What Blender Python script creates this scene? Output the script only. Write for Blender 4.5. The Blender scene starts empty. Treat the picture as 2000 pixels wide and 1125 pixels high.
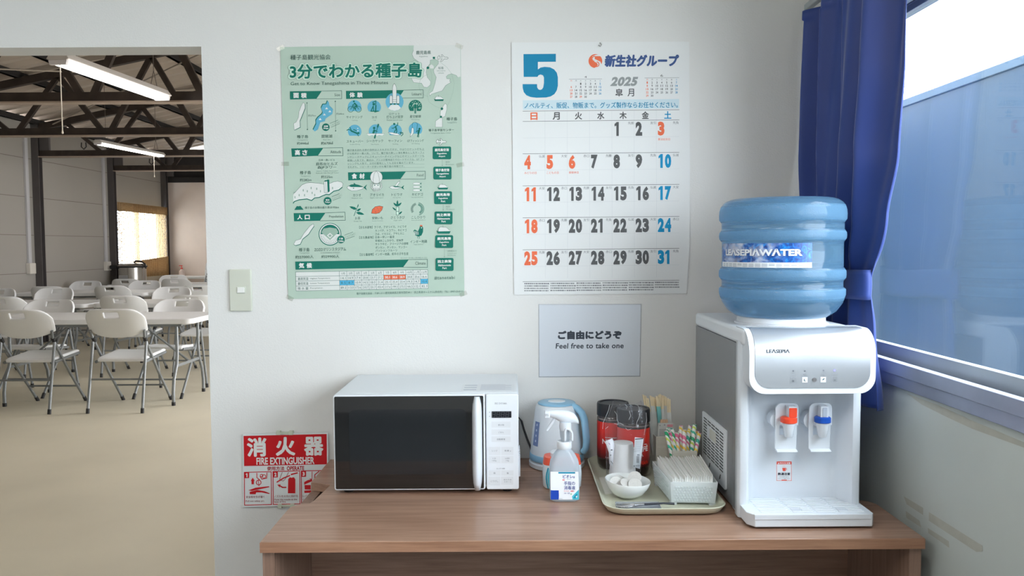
import bpy, bmesh, math, random
from mathutils import Vector, Matrix

SC = bpy.context.scene
COL = SC.collection
PI = math.pi
random.seed(7)

# ------------------------------------------------------------------ camera
FPX, EYE = 1556.0, 1.34                       # focal length in pixels of the 2000 x 1125 frame, eye height
PITCH, ROLL = math.atan(82 / 1556), math.radians(.35)
_f = Vector((0, math.cos(PITCH), -math.sin(PITCH)))
_u0 = Vector((0, math.sin(PITCH), math.cos(PITCH)))
_r0 = Vector((1, 0, 0))
_r = _r0 * math.cos(ROLL) - _u0 * math.sin(ROLL)
_u = _r0 * math.sin(ROLL) + _u0 * math.cos(ROLL)
cam_d = bpy.data.cameras.new('camera')
cam_d.sensor_width, cam_d.lens = 36.0, FPX / 2000 * 36.0
cam_d.clip_start, cam_d.clip_end = .05, 200
cam = bpy.data.objects.new('camera', cam_d)
COL.objects.link(cam)
cam.matrix_world = Matrix(((_r.x, _u.x, -_f.x, 0), (_r.y, _u.y, -_f.y, 0), (_r.z, _u.z, -_f.z, EYE), (0, 0, 0, 1)))
SC.camera = cam

# ------------------------------------------------------------------ light and exposure
SC.view_settings.view_transform = 'Standard'
SC.view_settings.look = 'None'
SC.view_settings.exposure = 0.32
SC.view_settings.gamma = 1.0
SC.view_settings.use_curve_mapping = False
SC.cycles.use_denoising = True
SC.cycles.max_bounces = 10
SC.cycles.diffuse_bounces = 5
SC.cycles.glossy_bounces = 4
SC.cycles.transmission_bounces = 8
SC.cycles.transparent_max_bounces = 16
SC.cycles.caustics_reflective = False
SC.cycles.caustics_refractive = False
SC.cycles.sample_clamp_indirect = 6

SKY = 12.0
world = bpy.data.worlds.new('sky')
SC.world = world
world.use_nodes = True
_wn = world.node_tree.nodes
_bg = _wn['Background']
_bg.inputs['Color'].default_value = (.965, .975, .99, 1)
_bg.inputs['Strength'].default_value = SKY

def area(name, loc, rot, sx, sy, power, col=(1, 1, 1), portal=False):
    d = bpy.data.lights.new(name, 'AREA')
    d.shape, d.size, d.size_y, d.energy, d.color = 'RECTANGLE', sx, sy, power, col
    o = bpy.data.objects.new(name, d)
    COL.objects.link(o)
    o.location, o.rotation_euler = loc, rot
    if portal:
        d.cycles.is_portal = True
    return o

area('window_daylight', (1.04, 1.05, 1.46), (0, PI / 2, 0), .9, 2.1, 1, portal=True)   # portal for the sky at the side window
area('added_window_daylight', (1.04, -1.25, 1.46), (0, PI / 2, 0), .9, 1.7, 1, portal=True)  # portal at the unseen window added for fill light
area('hall_window_daylight', (-6.98, 14.55, 1.5), (0, -PI / 2, 0), 1.3, 2.0, 1, portal=True)
OFFICE_LAMP, HALL_LAMP = 30.0, 15.0

# ------------------------------------------------------------------ materials
def lin(c):
    c = c / 255.0
    return c / 12.92 if c <= .04045 else ((c + .055) / 1.055) ** 2.4

def rgb(r, g, b):
    return (lin(r), lin(g), lin(b), 1)

_MC = {}
def M(name, col=None, rough=.5, metal=0., spec=.5, bump=None, vary=0., vscale=6., emit=None, coat=0., trans=0., ior=1.45, alpha=1.):
    """A procedural principled material: a slow noise varies its colour, another its surface."""
    if name in _MC:
        return _MC[name]
    m = bpy.data.materials.new(name)
    m.use_nodes = True
    nt = m.node_tree
    b = nt.nodes['Principled BSDF']
    b.inputs['Base Color'].default_value = rgb(*col)
    b.inputs['Roughness'].default_value = rough
    b.inputs['Metallic'].default_value = metal
    b.inputs['Specular IOR Level'].default_value = spec
    b.inputs['Coat Weight'].default_value = coat
    b.inputs['Transmission Weight'].default_value = trans
    b.inputs['IOR'].default_value = ior
    b.inputs['Alpha'].default_value = alpha
    tc = nt.nodes.new('ShaderNodeTexCoord')
    if vary:
        n = nt.nodes.new('ShaderNodeTexNoise')
        n.inputs['Scale'].default_value = vscale
        n.inputs['Detail'].default_value = 4
        nt.links.new(tc.outputs['Object'], n.inputs['Vector'])
        r = nt.nodes.new('ShaderNodeValToRGB')
        c = rgb(*col)
        r.color_ramp.elements[0].position, r.color_ramp.elements[1].position = .3, .7
        r.color_ramp.elements[0].color = tuple(x * (1 - vary) for x in c[:3]) + (1,)
        r.color_ramp.elements[1].color = tuple(min(1, x * (1 + vary)) for x in c[:3]) + (1,)
        nt.links.new(n.outputs['Fac'], r.inputs['Fac'])
        nt.links.new(r.outputs['Color'], b.inputs['Base Color'])
    if bump:
        n = nt.nodes.new('ShaderNodeTexNoise')
        n.inputs['Scale'].default_value = bump[0]
        n.inputs['Detail'].default_value = 3
        nt.links.new(tc.outputs['Object'], n.inputs['Vector'])
        bp = nt.nodes.new('ShaderNodeBump')
        bp.inputs['Strength'].default_value = bump[1]
        bp.inputs['Distance'].default_value = bump[2] if len(bump) > 2 else .002
        nt.links.new(n.outputs['Fac'], bp.inputs['Height'])
        nt.links.new(bp.outputs['Normal'], b.inputs['Normal'])
    if emit:
        b.inputs['Emission Color'].default_value = rgb(*emit[0])
        b.inputs['Emission Strength'].default_value = emit[1]
    _MC[name] = m
    return m

def wood(name, dark, light, scale=(2.2, 46, 46), rough=.32, ring=.5):
    """Laminate with a straight grain: noise stretched along one axis."""
    m = M(name, light, rough)
    nt = m.node_tree
    b = nt.nodes['Principled BSDF']
    tc = nt.nodes['Texture Coordinate']
    mp = nt.nodes.new('ShaderNodeMapping')
    mp.inputs['Scale'].default_value = scale
    nt.links.new(tc.outputs['Object'], mp.inputs['Vector'])
    n = nt.nodes.new('ShaderNodeTexNoise')
    n.inputs['Scale'].default_value = 1.6
    n.inputs['Detail'].default_value = 6
    n.inputs['Roughness'].default_value = .62
    nt.links.new(mp.outputs['Vector'], n.inputs['Vector'])
    r = nt.nodes.new('ShaderNodeValToRGB')
    e = r.color_ramp.elements
    e[0].position, e[1].position = .32, .66
    e[0].color, e[1].color = rgb(*dark), rgb(*light)
    nt.links.new(n.outputs['Fac'], r.inputs['Fac'])
    nt.links.new(r.outputs['Color'], b.inputs['Base Color'])
    return m

def clear(name, tint=(255, 255, 255), gloss=.06, rough=.02, ior=1.45, bump=None, base=0.0, basecol=(255, 255, 255)):
    """Thin clear sheet: lets light straight through, mirrors by Fresnel, with an optional milky share."""
    if name in _MC:
        return _MC[name]
    m = bpy.data.materials.new(name)
    m.use_nodes = True
    nt = m.node_tree
    nt.nodes.remove(nt.nodes['Principled BSDF'])
    out = nt.nodes['Material Output']
    t = nt.nodes.new('ShaderNodeBsdfTransparent')
    t.inputs['Color'].default_value = rgb(*tint)
    g = nt.nodes.new('ShaderNodeBsdfGlossy')
    g.inputs['Roughness'].default_value = rough
    fr = nt.nodes.new('ShaderNodeLayerWeight')          # Schlick: same value from either side of the sheet
    fr.inputs['Blend'].default_value = .5
    pw = nt.nodes.new('ShaderNodeMath')
    pw.operation = 'POWER'
    pw.inputs[1].default_value = 5
    nt.links.new(fr.outputs['Facing'], pw.inputs[0])
    f0 = ((ior - 1) / (ior + 1)) ** 2
    mul = nt.nodes.new('ShaderNodeMath')
    mul.operation = 'MULTIPLY_ADD'
    mul.inputs[1].default_value = 1.0 - f0
    mul.inputs[2].default_value = f0 + (gloss or 0)
    mul.use_clamp = True
    nt.links.new(pw.outputs[0], mul.inputs[0])
    mix = nt.nodes.new('ShaderNodeMixShader')
    nt.links.new(mul.outputs[0], mix.inputs['Fac'])
    nt.links.new(t.outputs[0], mix.inputs[1])
    nt.links.new(g.outputs[0], mix.inputs[2])
    last = mix
    if base:
        d = nt.nodes.new('ShaderNodeBsdfDiffuse')
        d.inputs['Color'].default_value = rgb(*basecol)
        tl = nt.nodes.new('ShaderNodeBsdfTranslucent')
        tl.inputs['Color'].default_value = rgb(*basecol)
        m0 = nt.nodes.new('ShaderNodeMixShader')
        m0.inputs['Fac'].default_value = .5
        nt.links.new(d.outputs[0], m0.inputs[1])
        nt.links.new(tl.outputs[0], m0.inputs[2])
        m1 = nt.nodes.new('ShaderNodeMixShader')
        m1.inputs['Fac'].default_value = base
        nt.links.new(mix.outputs[0], m1.inputs[1])
        nt.links.new(m0.outputs[0], m1.inputs[2])
        last = m1
    if bump:
        tc = nt.nodes.new('ShaderNodeTexCoord')
        n = nt.nodes.new('ShaderNodeTexNoise')
        n.inputs['Scale'].default_value = bump[0]
        nt.links.new(tc.outputs['Object'], n.inputs['Vector'])
        bp = nt.nodes.new('ShaderNodeBump')
        bp.inputs['Strength'].default_value = bump[1]
        bp.inputs['Distance'].default_value = .003
        nt.links.new(n.outputs['Fac'], bp.inputs['Height'])
        nt.links.new(bp.outputs['Normal'], g.inputs['Normal'])
        nt.links.new(bp.outputs['Normal'], fr.inputs['Normal'])
    nt.links.new(last.outputs[0], out.inputs['Surface'])
    _MC[name] = m
    return m

# ------------------------------------------------------------------ geometry helpers
def ray(px, py):
    return _f * FPX + _r * (px - 1000) + _u * (562.5 - py)

def on_y(px, py, y):
    """The point of the photograph's pixel on the upright plane at depth y."""
    d = ray(px, py)
    t = y / d.y
    return Vector((d.x * t, y, EYE + d.z * t))

def on_x(px, py, x):
    d = ray(px, py)
    t = x / d.x
    return Vector((x, d.y * t, EYE + d.z * t))

def on_z(px, py, z):
    d = ray(px, py)
    t = (z - EYE) / d.z
    return Vector((d.x * t, d.y * t, z))

def rounded(x0, x1, y0, y1, r, n=6):
    """Outline of a rounded rectangle; r is one radius or four (bottom left, bottom right, top right, top left)."""
    if not hasattr(r, '__len__'):
        r = (r,) * 4
    pts = []
    for (cx, cy, q, a0) in ((x0 + r[0], y0 + r[0], r[0], PI), (x1 - r[1], y0 + r[1], r[1], 1.5 * PI), (x1 - r[2], y1 - r[2], r[2], 0), (x0 + r[3], y1 - r[3], r[3], .5 * PI)):
        if q < 1e-6:
            pts.append((cx, cy))
            continue
        for k in range(n + 1):
            a = a0 + k * PI / 2 / n
            pts.append((cx + q * math.cos(a), cy + q * math.sin(a)))
    return pts

class MB:
    def __init__(self):
        self.bm = bmesh.new()
    def face(self, pts, mi=0):
        try:
            f = self.bm.faces.new([self.bm.verts.new(p) for p in pts])
            f.material_index = mi
        except ValueError:
            pass
        return self
    def box(self, x0, x1, y0, y1, z0, z1, mi=0):
        v = [self.bm.verts.new((x, y, z)) for z in (z0, z1) for y in (y0, y1) for x in (x0, x1)]
        for q in ((0, 2, 3, 1), (4, 5, 7, 6), (0, 1, 5, 4), (2, 6, 7, 3), (0, 4, 6, 2), (1, 3, 7, 5)):
            self.bm.faces.new([v[i] for i in q]).material_index = mi
        return self
    def prism(self, pts, a0, a1, axis='z', mi=0):
        """Extrude a 2D outline along an axis: z uses (x,y), y uses (x,z), x uses (y,z)."""
        def P(p, a):
            return (p[0], p[1], a) if axis == 'z' else (p[0], a, p[1]) if axis == 'y' else (a, p[0], p[1])
        lo = [self.bm.verts.new(P(p, a0)) for p in pts]
        hi = [self.bm.verts.new(P(p, a1)) for p in pts]
        n = len(pts)
        fs = [self.bm.faces.new(lo[::-1]), self.bm.faces.new(hi)]
        for i in range(n):
            fs.append(self.bm.faces.new((lo[i], lo[(i + 1) % n], hi[(i + 1) % n], hi[i])))
        for f in fs:
            f.material_index = mi
        return self
    def loft(self, rings, mi=0, cap=True, closed=True):
        vs = [[self.bm.verts.new(p) for p in r] for r in rings]
        n = len(vs[0])
        for a, b in zip(vs, vs[1:]):
            for i in range(n if closed else n - 1):
                self.bm.faces.new((a[i], a[(i + 1) % n], b[(i + 1) % n], b[i])).material_index = mi
        if cap:
            self.bm.faces.new(vs[0][::-1]).material_index = mi
            self.bm.faces.new(vs[-1]).material_index = mi
        return self
    def tube(self, pts, r, seg=10, mi=0, cap=True):
        pts = [Vector(p) for p in pts]
        rr = r if hasattr(r, '__len__') else [r] * len(pts)
        rings, up = [], None
        for i, p in enumerate(pts):
            d = (pts[min(i + 1, len(pts) - 1)] - pts[max(i - 1, 0)]).normalized()
            if up is None:
                up = Vector((0, 0, 1)) if abs(d.z) < .9 else Vector((1, 0, 0))
            s = d.cross(up).normalized()
            up = s.cross(d).normalized()
            rings.append([p + (s * math.cos(2 * PI * k / seg) + up * math.sin(2 * PI * k / seg)) * rr[i] for k in range(seg)])
        return self.loft(rings, mi, cap)
    def lathe(self, cx, cy, prof, seg=40, mi=0, cap=True, sx=1., sy=1.):
        rings = [[(cx + r * sx * math.cos(2 * PI * k / seg), cy + r * sy * math.sin(2 * PI * k / seg), z) for k in range(seg)] for r, z in prof]
        return self.loft(rings, mi, cap)
    def grid(self, fn, nu, nv, mi=0, skip=None):
        v = [[self.bm.verts.new(fn(i / nu, j / nv)) for i in range(nu + 1)] for j in range(nv + 1)]
        for j in range(nv):
            for i in range(nu):
                if skip and skip((i + .5) / nu, (j + .5) / nv):
                    continue
                self.bm.faces.new((v[j][i], v[j][i + 1], v[j + 1][i + 1], v[j + 1][i])).material_index = mi
        return self
    def ball(self, c, rx, ry, rz, seg=16, mi=0):
        n = seg // 2
        prof = [[(c[0] + rx * math.sin(PI * j / n) * math.cos(2 * PI * k / seg), c[1] + ry * math.sin(PI * j / n) * math.sin(2 * PI * k / seg), c[2] - rz * math.cos(PI * j / n)) for k in range(seg)] for j in range(1, n)]
        return self.loft(prof, mi, True)

ORG = {}
def _finish(o, bevel, solid, sub, smooth, angle, bseg=3):
    me = o.data
    if smooth:
        me.shade_smooth()
        me.set_sharp_from_angle(angle=math.radians(angle))
    if solid:
        md = o.modifiers.new('thickness', 'SOLIDIFY')
        md.thickness, md.offset = solid, 0
    if bevel:
        md = o.modifiers.new('bevel', 'BEVEL')
        md.width, md.segments, md.limit_method, md.angle_limit = bevel, bseg, 'ANGLE', math.radians(40)
        md.harden_normals = False
    if sub:
        md = o.modifiers.new('subdivision', 'SUBSURF')
        md.levels = md.render_levels = sub

def build(name, mb, mats, parent=None, label=None, cat=None, group=None, kind=None, bevel=0, solid=0, sub=0, smooth=True, angle=38, bseg=3):
    """Link the builder's mesh as ONE object: a part when it has a parent, else a top-level thing with its origin at its base."""
    bmesh.ops.recalc_face_normals(mb.bm, faces=mb.bm.faces[:])
    me = bpy.data.meshes.new(name)
    if parent is not None:
        org = ORG[parent.name]
    else:
        xs = [v.co for v in mb.bm.verts]
        org = Vector(((min(c.x for c in xs) + max(c.x for c in xs)) / 2, (min(c.y for c in xs) + max(c.y for c in xs)) / 2, min(c.z for c in xs)))
    bmesh.ops.translate(mb.bm, verts=mb.bm.verts[:], vec=-org)
    mb.bm.to_mesh(me)
    mb.bm.free()
    o = bpy.data.objects.new(name, me)
    COL.objects.link(o)
    for m in (mats if isinstance(mats, (list, tuple)) else [mats]):
        me.materials.append(m)
    if parent is not None:
        o.parent = parent
    else:
        o.location = org
    ORG[o.name] = org
    _finish(o, bevel, solid, sub, smooth, angle, bseg)
    tag(o, label, cat, group, kind)
    return o

def tag(o, label=None, cat=None, group=None, kind=None):
    for k, v in (('label', label), ('category', cat), ('group', group), ('kind', kind)):
        if v:
            o[k] = v
    return o

def thing(name, loc, label, cat, group=None, kind=None):
    o = bpy.data.objects.new(name, None)
    COL.objects.link(o)
    o.empty_display_size = .05
    o.location = loc
    ORG[o.name] = Vector(loc)
    return tag(o, label, cat, group, kind)

def copy_tree(o, parent=None):
    c = o.copy()
    COL.objects.link(c)
    if parent is not None:
        c.parent = parent
    for ch in list(o.children):
        copy_tree(ch, c)
    return c

def structure(name, mb, mat, **k):
    return build(name, mb, mat, kind='structure', **k)

# ------------------------------------------------------------------ lettering and printing
_tc = bpy.data.curves.new('lettering', 'FONT')
_tc.resolution_u = 3
_to = bpy.data.objects.new('lettering', _tc)
COL.objects.link(_to)
_glyph = {}
def glyphs(body, bold=0., space=1.):
    key = (body, bold, space)
    if key not in _glyph:
        _tc.body, _tc.offset, _tc.space_character = body, bold, space
        bpy.context.view_layer.update()
        ev = _to.evaluated_get(bpy.context.evaluated_depsgraph_get())
        me = ev.to_mesh()
        _glyph[key] = ([(v.co.x, v.co.y) for v in me.vertices], [tuple(p.vertices) for p in me.polygons])
        ev.to_mesh_clear()
    return _glyph[key]

class Sheet:
    """Printing on a surface. Shapes are given in a flat frame (x right, y down) and put on the surface by where(x, y, lift)."""
    def __init__(self, parent, where, mats, tilt=None):
        self.parent, self.where, self.mats, self.tilt = parent, where, mats, tilt
        self.k, self.ox, self.oy, self.s, self.j = 1, 0, 0, 1, 0
        self.mb = MB()
        self.names = list(mats)
    def view(self, ox, oy, s):
        self.ox, self.oy, self.s = ox, oy, s
    def _p(self, x, y):
        return (self.ox + x / self.s, self.oy + y / self.s)
    def layer(self):
        self.k += 1
    def raw(self, pts, faces, m, dk=0.):
        self.j = (self.j + 1) % 60                             # a hair's breadth apart, so that overlapping strokes never coincide
        vs = [self.mb.bm.verts.new(self.where(x, y, self.k + dk + .008 * self.j)) for x, y in pts]
        mi = self.names.index(m)
        for f in faces:
            try:
                self.mb.bm.faces.new([vs[i] for i in f]).material_index = mi
            except ValueError:
                pass
    def poly(self, pts, m):
        q = [self._p(*p) for p in pts]
        self.raw(q, [tuple(range(len(q)))], m)
    def rect(self, x0, y0, x1, y1, m):
        self.poly([(x0, y0), (x1, y0), (x1, y1), (x0, y1)], m)
    def line(self, pts, w, m, closed=False):
        q = [Vector(self._p(*p)) for p in pts]
        if closed:
            q.append(q[0])
        for a, b in zip(q, q[1:]):
            d = b - a
            if d.length < 1e-9:
                continue
            n = Vector((-d.y, d.x)).normalized() * w / self.s / 2
            e = d.normalized() * w / self.s * .35
            self.raw([tuple(a - e + n), tuple(b + e + n), tuple(b + e - n), tuple(a - e - n)], [(0, 1, 2, 3)], m)
    def disc(self, cx, cy, r, m, ry=None, a0=0, a1=360, n=28):
        ry = ry or r
        pts = [(cx + r * math.cos(math.radians(a0 + (a1 - a0) * k / n)), cy + ry * math.sin(math.radians(a0 + (a1 - a0) * k / n))) for k in range(n if a1 - a0 == 360 else n + 1)]
        self.poly(pts, m)
    def ring(self, cx, cy, r, w, m, a0=0, a1=360, n=24, ry=None):
        ry = ry or r
        self.line([(cx + r * math.cos(math.radians(a0 + (a1 - a0) * k / n)), cy + ry * math.sin(math.radians(a0 + (a1 - a0) * k / n))) for k in range(n + 1)], w, m)
    def text(self, body, x0, y0, x1, y1, m, bold=0., ang=None, space=1., shear=0.):
        wide = bold and not body.isascii()                     # heavy kanji: overprint shifted copies, offsetting breaks them
        pts, faces = glyphs(body, 0. if wide else bold, space)
        if not pts:
            return
        if shear:
            pts = [(x + shear * y, y) for x, y in pts]
        ax, bx = min(p[0] for p in pts), max(p[0] for p in pts)
        ay, by = min(p[1] for p in pts), max(p[1] for p in pts)
        (X0, Y0), (X1, Y1) = self._p(x0, y0), self._p(x1, y1)
        cx, cy = (X0 + X1) / 2, (Y0 + Y1) / 2
        t = ang if ang is not None else (self.tilt(cx, cy) if self.tilt else 0)
        c, s = math.cos(t), math.sin(t)
        out = []
        if wide:
            sx_, sy_ = (X1 - X0) / (bx - ax), (Y1 - Y0) / (by - ay)
            e = bold * 1.25
            X0, X1, Y0, Y1 = X0 + e * sx_, X1 - e * sx_, Y0 + e * sy_, Y1 - e * sy_
        for x, y in pts:
            dx = (X0 + (x - ax) / max(bx - ax, 1e-6) * (X1 - X0)) - cx
            dy = (Y1 - (y - ay) / max(by - ay, 1e-6) * (Y1 - Y0)) - cy
            out.append((cx + c * dx - s * dy, cy + s * dx + c * dy))
        if wide:
            rad = e * min(sx_, sy_) if bold < .07 else e * (sx_ + sy_) / 2
            n = 8 if bold < .07 else 16
            for i, q in enumerate([(0, 0)] + [(rad * math.cos(2 * PI * k / n), rad * math.sin(2 * PI * k / n)) for k in range(n)]):
                self.raw([(x + q[0], y + q[1]) for x, y in out], faces, m, .045 * i)
        else:
            self.raw(out, faces, m)
    def flush(self, name, label=None, sub=None):
        mats = [self.mats[n] for n in self.names]
        o = build(name, self.mb, mats, sub or self.parent, label=label, smooth=False)
        self.mb = MB()
        return o

def flat(y, lift=.00025):
    return lambda px, py, k: on_y(px, py, y - lift * k)

def INK(r, g, b, rough=.6):
    return M('print_%d_%d_%d' % (r, g, b), (r, g, b), rough, spec=.3)
# ================================================================== the setting: office
YW = 2.352                                    # face of the back wall
XR = .92                                      # face of the window wall
DESK = .709
paint = M('wall_paper', (226, 225, 222), .85, bump=(210, .35, .0016), vary=.012, vscale=2)
paint_r = M('shaded_window_wall', (192, 198, 194), .6, vary=.03, vscale=3)  # darker than the wallpaper: the window wall's shade is put into the colour
lining = M('door_lining', (214, 214, 208), .6, vary=.02)
mb = MB()
mb.box(-.90, 1.0, YW, YW + .098, 0, 2.5).box(-1.80, -.90, YW, YW + .098, 1.925, 2.5).box(-6.95, -1.80, YW, YW + .098, 0, 2.5)
structure('wall_back', mb, paint)
mb = MB()
W0, W1, WZ0, WZ1 = -.02, 2.22, 1.002, 1.955      # window opening
mb.box(XR, 1.0, -2.4, -2.1, 0, 2.5).box(XR, 1.0, -.4, W0, 0, 2.5).box(XR, 1.0, -2.1, -.4, 0, WZ0).box(XR, 1.0, -2.1, -.4, WZ1, 2.5).box(XR, 1.0, W1, YW - .001, 0, 2.5).box(XR, 1.0, W0, W1, 0, WZ0).box(XR, 1.0, W0, W1, WZ1, 2.5)
wr = structure('wall_right', mb, paint_r)
stain = M('tape_residue', (178, 178, 168), .8, vary=.05, vscale=40)
mb = MB()
for q in (((1765, 969), (1803, 992), (1803, 1006), (1771, 985)), ((1814, 1000), (1919, 1066), (1919, 1077), (1907, 1078), (1814, 1017)), ((1769, 998), (1796, 1017), (1799, 1030), (1770, 1011)), ((1812, 1031), (1853, 1057), (1854, 1070), (1813, 1041))):
    mb.face([on_x(px, py, XR - .0006) for px, py in q])
mb.face([on_x(px, py, XR - .0006) for px, py in ((1770, 768), (1830, 790), (1900, 822), (2010, 868), (2010, 878), (1900, 838), (1850, 815), (1800, 790))])
build('tape_residue', mb, stain, wr, label='yellowed strips of old tape on the pale wall')
structure('floor', MB().box(-3.05, 1.0, -2.4, YW, -.06, 0), M('office_floor', (120, 120, 118), .5, vary=.06))
structure('ceiling', MB().box(-3.05, 1.0, -2.4, YW, 2.45, 2.5), M('ceiling_board', (232, 232, 228), .9, bump=(90, .3)))
structure('wall_left', MB().box(-3.1, -3.05, -2.4, YW, 0, 2.5), paint)
structure('wall_front', MB().box(-3.1, 1.0, -2.5, -2.4, 0, 2.5), paint)

alu = M('aluminium_frame', (158, 164, 182), .34, metal=.55, vary=.06, vscale=14)
alu_l = M('aluminium_sash', (176, 183, 188), .38, metal=.5, vary=.05, vscale=9)
mb = MB()
for y0, y1, z0, z1 in ((W0, W1, WZ0, 1.031), (W0, W1, 1.925, WZ1)):
    mb.box(.905, .945, y0, y1, z0, z1)
for y0, y1, z0, z1 in ((W0, W1, 1.031, 1.062), (W0, W1, 1.895, 1.925)):
    mb.box(.899, .921, y0, y1, z0, z1)
mb.box(.90, .945, W0, W0 + .04, 1.06, 1.9).box(.90, .945, W1 - .04, W1, 1.06, 1.9)
mb.box(.921, 1.0, W0, W1, WZ0, 1.042).box(.945, 1.0, W0, W1, 1.905, WZ1)
win = structure('window_1', mb, alu, bevel=.0015)
mb = MB()
for y0, y1, x0 in ((1.04, W1 - .02, .946), (W0 + .02, 1.08, .970)):
    mb.box(x0, x0 + .02, y0, y1, 1.042, 1.0885).box(x0, x0 + .02, y0, y1, 1.8895, 1.925)
    mb.box(x0, x0 + .02, y0, y0 + .035, 1.0885, 1.8895).box(x0, x0 + .02, y1 - .035, y1, 1.0885, 1.8895)
build('window_sash', mb, alu_l, win, bevel=.0012)
glass = clear('window_glass', (240, 246, 250), gloss=.0, rough=.0, ior=1.36)
build('window_pane', MB().box(.954, .957, 1.07, W1 - .05, 1.085, 1.893), glass, win, smooth=False)
build('window_pane', MB().box(.978, .981, W0 + .05, 1.05, 1.085, 1.893), glass, win, smooth=False)

mb = MB()
for y0, y1, z0, z1 in ((-2.1, -.4, WZ0, 1.05), (-2.1, -.4, 1.9, WZ1), (-2.1, -2.06, WZ0, WZ1), (-.44, -.4, WZ0, WZ1), (-1.27, -1.23, WZ0, WZ1)):
    mb.box(.90, .96, y0, y1, z0, z1)
w3 = structure('added_window', mb, alu, bevel=.0015)  # unseen window, added to bring soft daylight from behind the camera
build('window_pane', MB().box(.93, .933, -2.07, -.43, 1.04, 1.91), glass, w3, smooth=False)

# office ceiling lamps
def tube_lamp(name, a, b, label, group, strength, pull=None, chains=0, ceiling=None, w=1.0):
    """A twin-tube fluorescent batten between two points."""
    a, b = Vector(a), Vector(b)
    d = (b - a).normalized()
    s = Vector((-d.y, d.x, 0)).normalized()
    up = Vector((0, 0, 1))
    t = thing(name, (a + b) / 2, label, 'ceiling light', group)
    def ring(p):
        return [p + s * x * w + up * z * w for x, z in ((-.10, .012), (-.055, .07), (.055, .07), (.10, .012), (.07, .0), (-.07, .0))]
    build('housing', MB().loft([ring(a), ring(b)]), M('lamp_housing', (205, 200, 196), .5), t, bevel=.004)
    for q in (-.045 * w, .045 * w):
        build('fluorescent_tube', MB().tube([a + d * .03 + s * q - up * .017 * w, b - d * .03 + s * q - up * .017 * w], .0165 * w, 12), M('fluorescent_glow_%d' % strength, (255, 255, 255), .4, emit=((255, 251, 247), strength)), t)
    for e in (a, b - d * .025):
        mb = MB()
        mb.loft([[e + s * x * w + up * z * w for x, z in ((-.08, .0), (-.07, -.036), (.07, -.036), (.08, .0))], [e + d * .025 + s * x * w + up * z * w for x, z in ((-.08, .0), (-.07, -.036), (.07, -.036), (.08, .0))]])
        build('lamp_holder', mb, M('lamp_holder', (225, 222, 226), .5), t)
    if pull:
        p = a + (b - a) * pull[0] - up * .02
        build('pull_cord', MB().tube([p, p - up * pull[1]], .0035, 6).lathe(p.x, p.y, [(.003, p.z - pull[1] + .004), (.008, p.z - pull[1] - .02), (.004, p.z - pull[1] - .026)], 8), M('cord_white', (225, 218, 205), .6), t)
    if chains:
        for f in (.12, .9):
            mb = MB()
            p = a + (b - a) * f + up * .07
            top = p.copy()
            top.z = ceiling(p.x) if ceiling else p.z + .1
            m = p + up * .13
            mb.tube([p + d * .05, m, top], .003, 5).tube([p - d * .05, m], .003, 5)
            build('hanging_chain', mb, M('chain_steel', (120, 112, 106), .4, metal=.6), t)
    return t
for x, y, w in ((-1.3, .1, 'beside the doorway side of the office'), (-.1, .1, 'over the middle of the office')):
    tube_lamp('ceiling_light', (x, y - .62, 2.379), (x, y + .62, 2.379), 'white twin tube office ceiling light ' + w, 'office ceiling lights', OFFICE_LAMP)

# ================================================================== outside the side window
structure('ground', MB().box(1.0, 14, -6, 16, -.3, -.12), M('yard_concrete', (190, 188, 182), .9, vary=.08))
fe = thing('fence', (2.2, 3.5, -.12), 'tall blue steel sheet fence outside the side window', 'fence')
blue = M('blue_painted_steel', (12, 64, 100), .3, vary=.05, vscale=1.5)
build('steel_sheet', MB().box(2.2, 2.22, 1.2, 5.3, -.12, 2.105), blue, fe)
build('top_rail', MB().box(2.188, 2.232, 1.2, 5.3, 2.103, 2.142), M('blue_rail', (66, 96, 126), .35, vary=.05), fe, bevel=.003)

# ================================================================== the hall behind the doorway
HX, HR, HY, EAVE, SLOPE = -6.8, .95, 15.7, 3.2, .2
def roof_z(x):
    return EAVE + SLOPE * (x - HX)
hall_wall = M('hall_panel', (166, 163, 157), .55, vary=.03, vscale=.8)
hall_white = M('hall_plaster', (224, 210, 200), .8, vary=.02)
seam = M('panel_joint', (128, 122, 114), .7)
steel = M('rusty_brown_steel', (62, 53, 48), .55, metal=.15, vary=.25, vscale=9)
steel_d = M('dark_steel', (44, 42, 42), .6, metal=.1, vary=.2, vscale=5)
flange = M('floor_lit_flange', (168, 152, 138), .6, vary=.1, vscale=8)  # light thrown up by the floor is painted into this paler colour
structure('floor_hall', MB().box(-7, HR + .1, YW, HY + .2, -.08, 0), M('hall_floor', (213, 206, 186), .42, vary=.07, vscale=1.3, bump=(3, .06)))
bz0, bz1, by0, by1 = .86, 2.06, 13.72, 15.5
mb = MB()
mb.box(HX - .1, HX, YW + .098, by0, 0, 3.13).box(HX - .1, HX, by1, HY, 0, 3.13).box(HX - .1, HX, by0, by1, 0, bz0).box(HX - .1, HX, by0, by1, bz1, 3.13)
wl = structure('wall_hall_left', mb, hall_wall)
mb = MB()
for z in (.56, 1.0, 1.535, 2.07, 2.61):
    mb.box(HX, HX + .003, YW + .1, by0 if bz0 < z < bz1 else HY, z - .004, z + .004)
build('panel_joint', mb, seam, wl)
structure('wall_hall_end', MB().box(HX, HR, HY, HY + .1, 0, 2.62), hall_white)
structure('wall_hall_gable', MB().prism([(HX, 2.62), (HR, 2.62), (HR, roof_z(HR) - .12), (HX, EAVE - .1)], HY + .02, HY + .1, 'y'), steel_d)
structure('trim_1', MB().box(HX, HR, HY - .06, HY + .02, 2.62, 2.72), steel_d)
mb = MB()
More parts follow.
